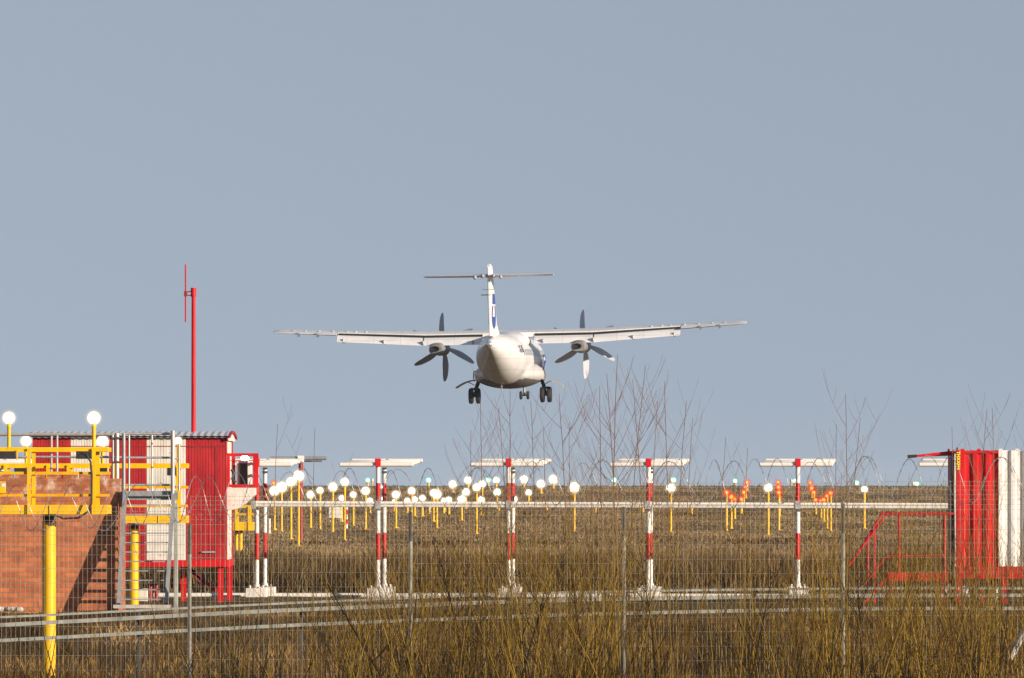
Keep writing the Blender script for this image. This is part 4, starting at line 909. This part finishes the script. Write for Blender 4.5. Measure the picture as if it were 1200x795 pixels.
FY = 98.0
FTOP = [(-300,600),(-34,600),(222,589),(481,575),(731,568),(988,565),(1245,564),(1500,564)]
FPOST = [-34, 222, 481, 731, 988, 1245]
def fence():
    r = thing('mesh_fence', (0, FY, float(zg(0,FY))), 'welded wire mesh perimeter fence on thin grey posts crossing the foreground', 'fence')
    offs = [0, 5, 10, 15.5, 21, 27, 33, 44, 56, 72, 89, 106]; offs += [106 + 17*i for i in range(1, 11)]
    for i in range(len(FPOST)-1):
        a, b = FPOST[i], FPOST[i+1]; top = float(np.interp((a+b)/2, [f[0] for f in FTOP], [f[1] for f in FTOP])) ; V = []; Fc = []
        zt = PZ(top, FY); zb = zt - 2.6; rw = .0015
        m = MB(); x = PX(a+2, FY); xe = PX(b-2, FY); n = int((xe-x)/.0545)
        def strip(p, q, hx, hz):
            # 4-sided wire
            if hx: m.add([(p[0]-rw,p[1],p[2]),(p[0],p[1]-rw,p[2]),(p[0]+rw,p[1],p[2]),(p[0],p[1]+rw,p[2]),(q[0]-rw,q[1],q[2]),(q[0],q[1]-rw,q[2]),(q[0]+rw,q[1],q[2]),(q[0],q[1]+rw,q[2])], [(0,1,5,4),(1,2,6,5),(2,3,7,6),(3,0,4,7)])
            else: m.add([(p[0],p[1],p[2]-rw),(p[0],p[1]-rw,p[2]),(p[0],p[1],p[2]+rw),(p[0],p[1]+rw,p[2]),(q[0],q[1],q[2]-rw),(q[0],q[1]-rw,q[2]),(q[0],q[1],q[2]+rw),(q[0],q[1]+rw,q[2])], [(0,4,5,1),(1,5,6,2),(2,6,7,3),(3,7,4,0)])
        rr = random.Random(i)
        for k in range(n+1):
            xx = x + (xe-x)*k/n; j = rr.uniform(-.004,.004); strip((xx,FY,zb),(xx+j,FY,zt+.012),1,0)
        for o in offs:
            z = zt - o*FY/F; strip((x,FY-.005,z),(xe,FY-.005,z),0,1)
        m.build('mesh_panel', M['wire'], r, smooth=False)
    for px, pt in zip(FPOST, (640,615,600,594,590,590)):
        x = PX(px, FY); m = MB(); zt = PZ(pt, FY); zc = zt - .33
        m.tube([(x,FY+.03,float(zg(x,FY))-.3),(x,FY+.03,zc)], .023, 12); ps = m.build('fence_post', M['post'], r)
        m = MB(); m.tube([(x,FY+.03,zc-.01),(x,FY+.03,zt)], .025, 12); m.build('post_dark_top', M['dark'], ps)  # darker, slightly thicker top length of the post
    # razor wire coil along the top
    m = MB(); rr = random.Random(11); pts = []; x = PX(-60, FY); R0 = .255
    def helix(sgn, ph, pitch):
        pts = []; x = PX(-60, FY); a = ph; rad = R0
        while x < PX(1250, FY):
            px = x*F/FY + 600; tp = float(np.interp(px, [f[0] for f in FTOP], [f[1] for f in FTOP])); zc = PZ(tp, FY) + .02 + .02*math.sin(x*1.7)
            rad = R0 + .02*math.sin(x*2.3+ph) + .015*math.sin(x*5.1)
            pts.append((x + .05*math.sin(x*3.1+ph), FY + sgn*.8*rad*math.cos(a), zc + rad*math.sin(a)))
            a += .22; x += pitch*.22/(2*math.pi)*(1+.25*math.sin(x*1.1+ph))
        return pts
    for sgn, ph, pit in ((1, .4, .62), (-1, 2.5, .62)):
        pts = helix(sgn, ph, pit); m.tube(pts, .0032, 4)
        for i in range(0, len(pts)-1, 2):
            p = Vector(pts[i]); q = Vector(pts[i+1]); d = (q-p).normalized()*.02; n_ = d.cross(Vector((0,1,0))).normalized()*.011 if abs(d.y) < .019 else Vector((0,0,.011))
            m.add([p-d*.7-n_, p+d*.2, p+d*.7-n_, p+d*.7+n_, p-d*.2, p-d*.7+n_], [(0,1,2,3,4,5)])
    tag(m.build('razor_wire', M['razor'], smooth=False), 'coiled razor wire strung along the top of the mesh fence', 'razor wire')
fence()

# ------------------------------------------------------------------ plants
rng = np.random.default_rng(5)
def mesh_np(name, V, Fq, m, label=None, cat=None, kind=None):
    me = bpy.data.meshes.new(name); nv, nf, k = len(V), len(Fq), Fq.shape[1]
    me.vertices.add(nv); me.vertices.foreach_set('co', V.astype(np.float32).ravel())
    me.loops.add(nf*k); me.loops.foreach_set('vertex_index', Fq.astype(np.int32).ravel())
    me.polygons.add(nf); me.polygons.foreach_set('loop_start', np.arange(0, nf*k, k, dtype=np.int32))
    me.update(calc_edges=True); me.validate(); me.materials.append(m)
    o = bpy.data.objects.new(name, me); COL.objects.link(o)
    tag(o, label, cat, None, kind); return o
def blades(x, y, h, wd, lean, name, m, label, cat, seg=2, az=None):
    """tapered upright blades, bent; x, y, h, wd, lean: arrays"""
    n = len(x); z = zg(x, y) - .03
    a = rng.uniform(0, 2*np.pi, n) if az is None else az
    fa = rng.uniform(-.6, .6, n)                        # facing of the blade
    wx, wy = np.cos(fa)*wd, np.sin(fa)*wd
    V = np.zeros((n, 2*seg+1, 3)); 
    for s in range(seg+1):
        t = s/seg; ox = np.cos(a)*lean*h*t**1.7; oy = np.sin(a)*lean*h*t**1.7; oz = h*t*(1-.15*lean*t)
        if s < seg:
            k = 1-.55*t
            V[:, 2*s] = np.stack([x+ox-wx*k, y+oy-wy*k, z+oz], 1); V[:, 2*s+1] = np.stack([x+ox+wx*k, y+oy+wy*k, z+oz], 1)
        else: V[:, 2*s] = np.stack([x+ox, y+oy, z+oz], 1)
    base = (np.arange(n)*(2*seg+1))[:, None]; tris = []
    for s in range(seg):
        if s < seg-1: tris += [[2*s,2*s+1,2*s+3],[2*s,2*s+3,2*s+2]]
        else: tris += [[2*s,2*s+1,2*s+2]]
    T = (base[:, :, None] + np.array(tris)[None]).reshape(-1, 3)
    return mesh_np(name, V.reshape(-1, 3), T, m, label, cat, 'stuff')
def stems(x, y, h, r0, lx, ly, K, name, m, label, cat, curl=.03, z0=None):
    """slender three-sided stems with a wobble"""
    n = len(x); z = (zg(x, y) if z0 is None else z0) - .05; V = np.zeros((n, K, 3, 3))
    p1, p2 = rng.uniform(0, 6.28, n), rng.uniform(0, 6.28, n)
    for k in range(K):
        t = k/(K-1); cx = x + lx*h*t + lx*h*.4*t*t + curl*h*np.sin(p1+t*5)*t; cy = y + ly*h*t + curl*h*np.cos(p2+t*5)*t; cz = z + h*t
        rr = r0*(1-.82*t)
        for j in range(3):
            a = 2*np.pi*j/3 + .5; V[:, k, j] = np.stack([cx+rr*np.cos(a), cy+rr*np.sin(a), cz], 1)
    q = []
    for k in range(K-1):
        for j in range(3): q.append([k*3+j, k*3+(j+1) % 3, (k+1)*3+(j+1) % 3, (k+1)*3+j])
    T = ((np.arange(n)*K*3)[:, None, None] + np.array(q)[None]).reshape(-1, 4)
    return mesh_np(name, V.reshape(-1, 3), T, m, label, cat, 'stuff'), V

def plants():
    # field grass, thinning with distance
    n = 330000; u = rng.random(n); Y = 164 + (640-164)*u**1.25; X = (rng.random(n)-.5)*.128*Y
    h = np.clip(rng.gamma(6, .022, n), .03, .32)*np.interp(Y, [164, 200, 260, 640], [1.2, .9, .55, .5]); wd = rng.uniform(.006, .014, n)*np.clip(Y/260, .8, 2.2)
    blades(X, Y, h, wd, rng.uniform(.1, .7, n), 'field_grass', M['grass_tan'], 'short dry brown grass covering the airfield behind the antennas', 'grass', seg=2)
    # far ridge tussocks
    n = 26000; Y = rng.uniform(560, 760, n); X = (rng.random(n)-.5)*.128*Y
    blades(X, Y, rng.gamma(5, .022, n), rng.uniform(.03, .07, n), rng.uniform(.1, .5, n), 'ridge_grass', M['grass_far'], 'taller dry grass along the far rise at the skyline', 'grass')
    # rows of dark clods and weeds where the field was turned over
    n = 9000; Y = np.concatenate([rng.normal(256, 2.5, n//2), rng.normal(385, 7, n//2)]); X = (rng.random(n)-.5)*.128*Y
    keep = (np.sin(X*1.9)+np.sin(X*.77+2)+rng.normal(0,.5,n)) > .5; X, Y = X[keep], Y[keep]
    blades(X, Y, rng.uniform(.05, .2, len(X)), rng.uniform(.02, .06, len(X)), rng.uniform(.2, .8, len(X)), 'clod_rows', M['grass_brush'], 'rows of dark clods and weeds across the field', 'weeds')
    # dark brush strip behind the antennas
    n = 130000; Y = rng.triangular(163.5, 167, 192, n); X = (rng.random(n)-.5)*.128*Y
    cl = .5+.5*np.sin(X*1.3+np.sin(Y*.3)*2)*np.sin(X*.47+1.3); keep = rng.random(n) < .65+.35*cl; X, Y, cl = X[keep], Y[keep], cl[keep]; n = len(X)
    blades(X, Y, rng.uniform(.3, .78, n)*(.65+.4*cl), rng.uniform(.006, .012, n), rng.uniform(.05, .5, n), 'brush_grass', M['grass_brush'], 'dark tangled dead weeds in a strip behind the antenna bases', 'weeds')
    n = 2200; Y = rng.uniform(163, 200, n); X = (rng.random(n)-.5)*.128*Y
    blades(X, Y, rng.uniform(.5, .85, n), rng.uniform(.005, .009, n), rng.uniform(.05, .3, n), 'pale_stalks', M['grass_tan'], 'scattered pale dry stalks rising over the dark weeds', 'weeds', seg=2)
    # ground between guard rail and antennas
    n = 42000; Y = rng.uniform(112, 160, n); X = (rng.random(n)-.5)*.13*Y
    blades(X, Y, rng.gamma(5, .03, n)*np.interp(Y, [112, 135, 142, 160], [1.2, .8, .3, .25]), rng.uniform(.005, .011, n), rng.uniform(.2, .9, n), 'verge_grass', M['grass_near'], 'matted brown grass between the guard rail and the antennas', 'grass', seg=2)
    # near tangle
    n = 85000; Y = rng.uniform(84, 111, n); X = (rng.random(n)-.5)*.132*Y
    h = rng.uniform(.3, .95, n)*(.75+.3*np.sin(X*.9+Y*.2)); h *= np.where(X < -1.5, 1.12, 1.0)
    blades(X, Y, h, rng.uniform(.0035, .008, n), rng.uniform(.1, .95, n), 'tangled_grass', M['grass_near'], 'tangled tall dry grass filling the foreground around the fence', 'grass', seg=4)
    # willow thicket
    def thicket(n, y0, y1, hm, hs, r0, r1, m, name, label, dens):
        X = rng.uniform(-6.6, 6.6, n*3); pxl = X*F/98+600
        d = np.interp(pxl, dens[0], dens[1]); d = d*(.55+.45*np.sin(X*2.1+.6)*np.sin(X*.83)); X = X[rng.random(len(X)) < d][:n]; n = len(X)
        pxl = X*F/98+600; Y = rng.uniform(y0, y1, n); h = np.clip(rng.normal(hm, hs, n), .5, 3)*np.interp(pxl, dens[0], dens[2])
        return stems(X, Y, h, rng.uniform(r0, r1, n), rng.normal(0, .15, n), rng.normal(0, .10, n), 8, name, m, label, 'thicket')
    dens = ([-100,250,340,420,560,700,860,1000,1100,1300],[.03,.08,.35,.5,.8,.9,.75,.75,.85,.8],[.5,.6,.85,.95,1.05,1.1,1.0,1.0,1.0,1.0])
    o, V = thicket(1000, 88, 108, 1.95, .42, .005, .012, M['stem_olive'], 'willow_thicket', 'dense thicket of leafless olive willow shoots along the fence', dens)
    tall = ([-100,480,560,640,690,760,800,970,1000,1040,1090,1150,1300],[0,.05,.5,.3,.9,.9,.2,.3,.9,.8,.2,.6,.5],[1]*13)
    thicket(260, 90, 100, 2.75, .35, .005, .010, M['stem_olive'], 'tall_willow', 'taller slender willow shoots rising in clumps through the thicket', tall)
    # side shoots on the thicket
    n = V.shape[0]; reps = 5; idx = np.repeat(np.arange(n), reps); kk = rng.integers(2, 7, n*reps); p = V[idx, kk].mean(1)
    stems(p[:,0], p[:,1], rng.uniform(.25, .7, n*reps), np.full(n*reps, .0034), rng.normal(0, .42, n*reps), rng.normal(0, .3, n*reps), 5, 'willow_twigs', M['stem_olive'], 'thin side twigs of the willow thicket along the fence', 'twigs', z0=p[:,2])
    thicket(900, 86, 108, 1.25, .3, .006, .014, M['stem_dark'], 'dark_undergrowth', 'dark leafless undergrowth stems low along the fence foot', ([-100,250,420,700,1300],[.35,.5,.95,.8,.8],[.8,.9,1,1,1]))
plants()

def sapling(px, py_top, Y, px_top, seed, label, rpx=1.3, n_br=9, spread=1.0, name='bare_sapling', cat='sapling', group='leafless saplings along the fence', m_='sapling'):
    rr = random.Random(seed); x = PX(px, Y); zb = float(zg(x, Y)) - .05; zt = PZ(py_top, Y); H = zt - zb; xt = PX(px_top, Y)
    r = thing(name, (x, Y, zb), label, cat, group)
    def curve(a, b, bow, n):
        a, b = Vector(a), Vector(b); side = Vector((rr.uniform(-1,1), rr.uniform(-1,1), 0))*bow; out = []
        for i in range(n+1):
            t = i/n; p = a.lerp(b, t) + side*math.sin(math.pi*t) + Vector((rr.uniform(-1,1), rr.uniform(-1,1), 0))*.004*(0 < i < n); out.append(p)
        return out
    tr = curve((x,Y,zb),(xt,Y+rr.uniform(-.3,.3),zt), .03*H, 14); r0 = .76*rpx*Y/F
    m = MB(); m.tube(tr, [r0*(1-.86*i/14)+.0012 for i in range(15)], 6); m.build('trunk', M[m_], r)
    m = MB()
    def shoot(p, L_, a0, sgn, rad, n=7, sides=5):
        out = [p]; dep = rr.uniform(-.3, .3); bend = rr.uniform(.35, .75); q = p
        for k in range(n):
            a = a0*(1 - bend*k/n); q = q + Vector((sgn*math.sin(a), dep*math.sin(a), math.cos(a)))*(L_/n); out.append(q)
        m.tube(out, [max(.0011, rad*(1 - .8*k/n)) for k in range(n+1)], sides); return out
    for i in range(n_br):
        t = rr.uniform(.35, .92); k = t*14; p = tr[int(k)].lerp(tr[min(14,int(k)+1)], k-int(k)); L_ = H*rr.uniform(.2,.42)*(1.2-t*.75)*spread
        br = shoot(p, L_, R(rr.uniform(22, 50)), 1 if i % 2 else -1, r0*.42*(1.15-t*.5))
        for j in range(rr.randint(1, 3)): shoot(br[rr.randint(2,5)], L_*rr.uniform(.25,.5), R(rr.uniform(12,40)), rr.choice((-1,1)), r0*.2, 4, 4)
    for j in range(n_br//2+2):
        t = rr.uniform(.6,.99); shoot(tr[min(14,int(t*14))], rr.uniform(.12,.4), R(rr.uniform(15,35)), rr.choice((-1,1)), r0*.2, 4, 4)
    m.build('twigs', M[m_], r)
def saplings():
    L_ = [(312,497,94,326,1.0,5),(378,502,95,369,1.0,5),(545,505,93,552,1.0,7),(571,468,94,563,1.1,8),(590,478,96,584,1.1,8),(607,458,93,598,1.2,9),(612,470,95,622,1.1,8),
          (640,500,95,637,1.0,8),(658,462,93,655,1.3,9),(672,495,96,667,1.0,8),(716,452,94,703,1.2,10),(731,415,92,724,1.5,13),(727,438,93,711,1.4,11),(748,445,95,741,1.1,10),
          (742,428,97,756,1.1,10),(768,470,94,771,1.0,9),(785,447,96,779,1.2,8),(797,470,95,804,1.1,8),(808,490,97,812,1.0,6),(848,512,95,851,1.0,8),(881,525,96,876,.9,6),
          (972,498,93,979,1.0,7),(990,462,94,991,1.2,9),(1001,490,96,1007,1.0,7),(1121,500,95,1117,.9,6),(1146,480,94,1158,1.1,9),(1168,478,95,1163,1.0,8),(1192,493,96,1199,1.0,7)]
    desc = {11:'tallest bare sapling, its reddish top crossing beside the right propeller'}
    groups = [(0,340,'only bare sapling rising just right of the red cage'),(340,400,'bare sapling rising right of the farther grey antenna'),(400,690,'below the airliner'),(690,830,'in the tall central cluster'),(830,860,'bare sapling standing alone right of the tall cluster'),(860,930,'low bare sapling just left of the middle red lamp column'),(930,1060,'in the clump left of the red handrail'),(1060,1300,'in front of the ribbed container')]
    cnt = {}
    for i, (px, t, Y, pt, rp, nb) in enumerate(L_):
        for a, b, ph in groups:
            if a <= px < b: g = ph
        if g.split()[0] in ('only','bare','low'): lab = g
        else:
            cnt[g] = cnt.get(g, 0) + 1; lab = f"bare reddish sapling, {ORD[cnt[g]-1]} from left {g}"
        if i in desc: lab = desc[i]
        sapling(px, t, Y, pt, 100+i, lab, rp, nb)
saplings()
def bushes():
    for i, (px, t, Y, pt, rp, lab) in enumerate(((505,684,91,383,2.4,'thick dark branch leaning far left over the guard rail, left of the middle fence post'),(560,640,92,512,2.2,'dark leafless bush stem leaning left between two fence posts below the airliner'),
            (585,690,90,640,2.6,'dark leafless bush stem leaning right below the airliner'),(770,640,92,748,2.0,'dark bush stem standing just right of the fence post beside the tallest sapling'),(700,660,91,668,1.8,'dark bush stem leaning left, left of the tallest sapling'),
            (860,670,91,905,1.9,'dark bush stem leaning right below the lone white lamp beside the left red cluster'),(1015,650,92,1003,2.2,'dark bush stem right beside the fence post by the red stair'),(1172,728,90,1128,2.2,'short dark crooked bush stem low in front of the ribbed container'))):
        sapling(px, t, Y, pt, 300+i, lab, rp, 10, 1.0, 'dark_bush', 'bush', 'dark leafless bush stems along the fence', 'stem_dark')
    m = MB(); m.tube([P(1183,772,91),P(1192,756,91),P(1203,736,91),P(1216,722,91)], [.035,.038,.04,.042], 10)
    tag(m.build('broken_branch', M['concrete']), 'pale broken branch poking up at the bottom right corner', 'branch')
bushes()
def haze():
    m = bpy.data.materials.new('thin_haze'); m.use_nodes = True; t = m.node_tree; t.nodes.remove(t.nodes['Principled BSDF'])
    v = t.nodes.new('ShaderNodeVolumePrincipled'); v.inputs['Color'].default_value = (.62, .78, 1.0, 1); v.inputs['Density'].default_value = .00006; v.inputs['Anisotropy'].default_value = 0
    t.links.new(v.outputs[0], t.nodes['Material Output'].inputs['Volume'])
    b = MB(); b.box((-5800, -90, -3), (5800, 9200, 24)); o = b.build('haze', m, smooth=False); tag(o, None, None, kind='stuff')
haze()
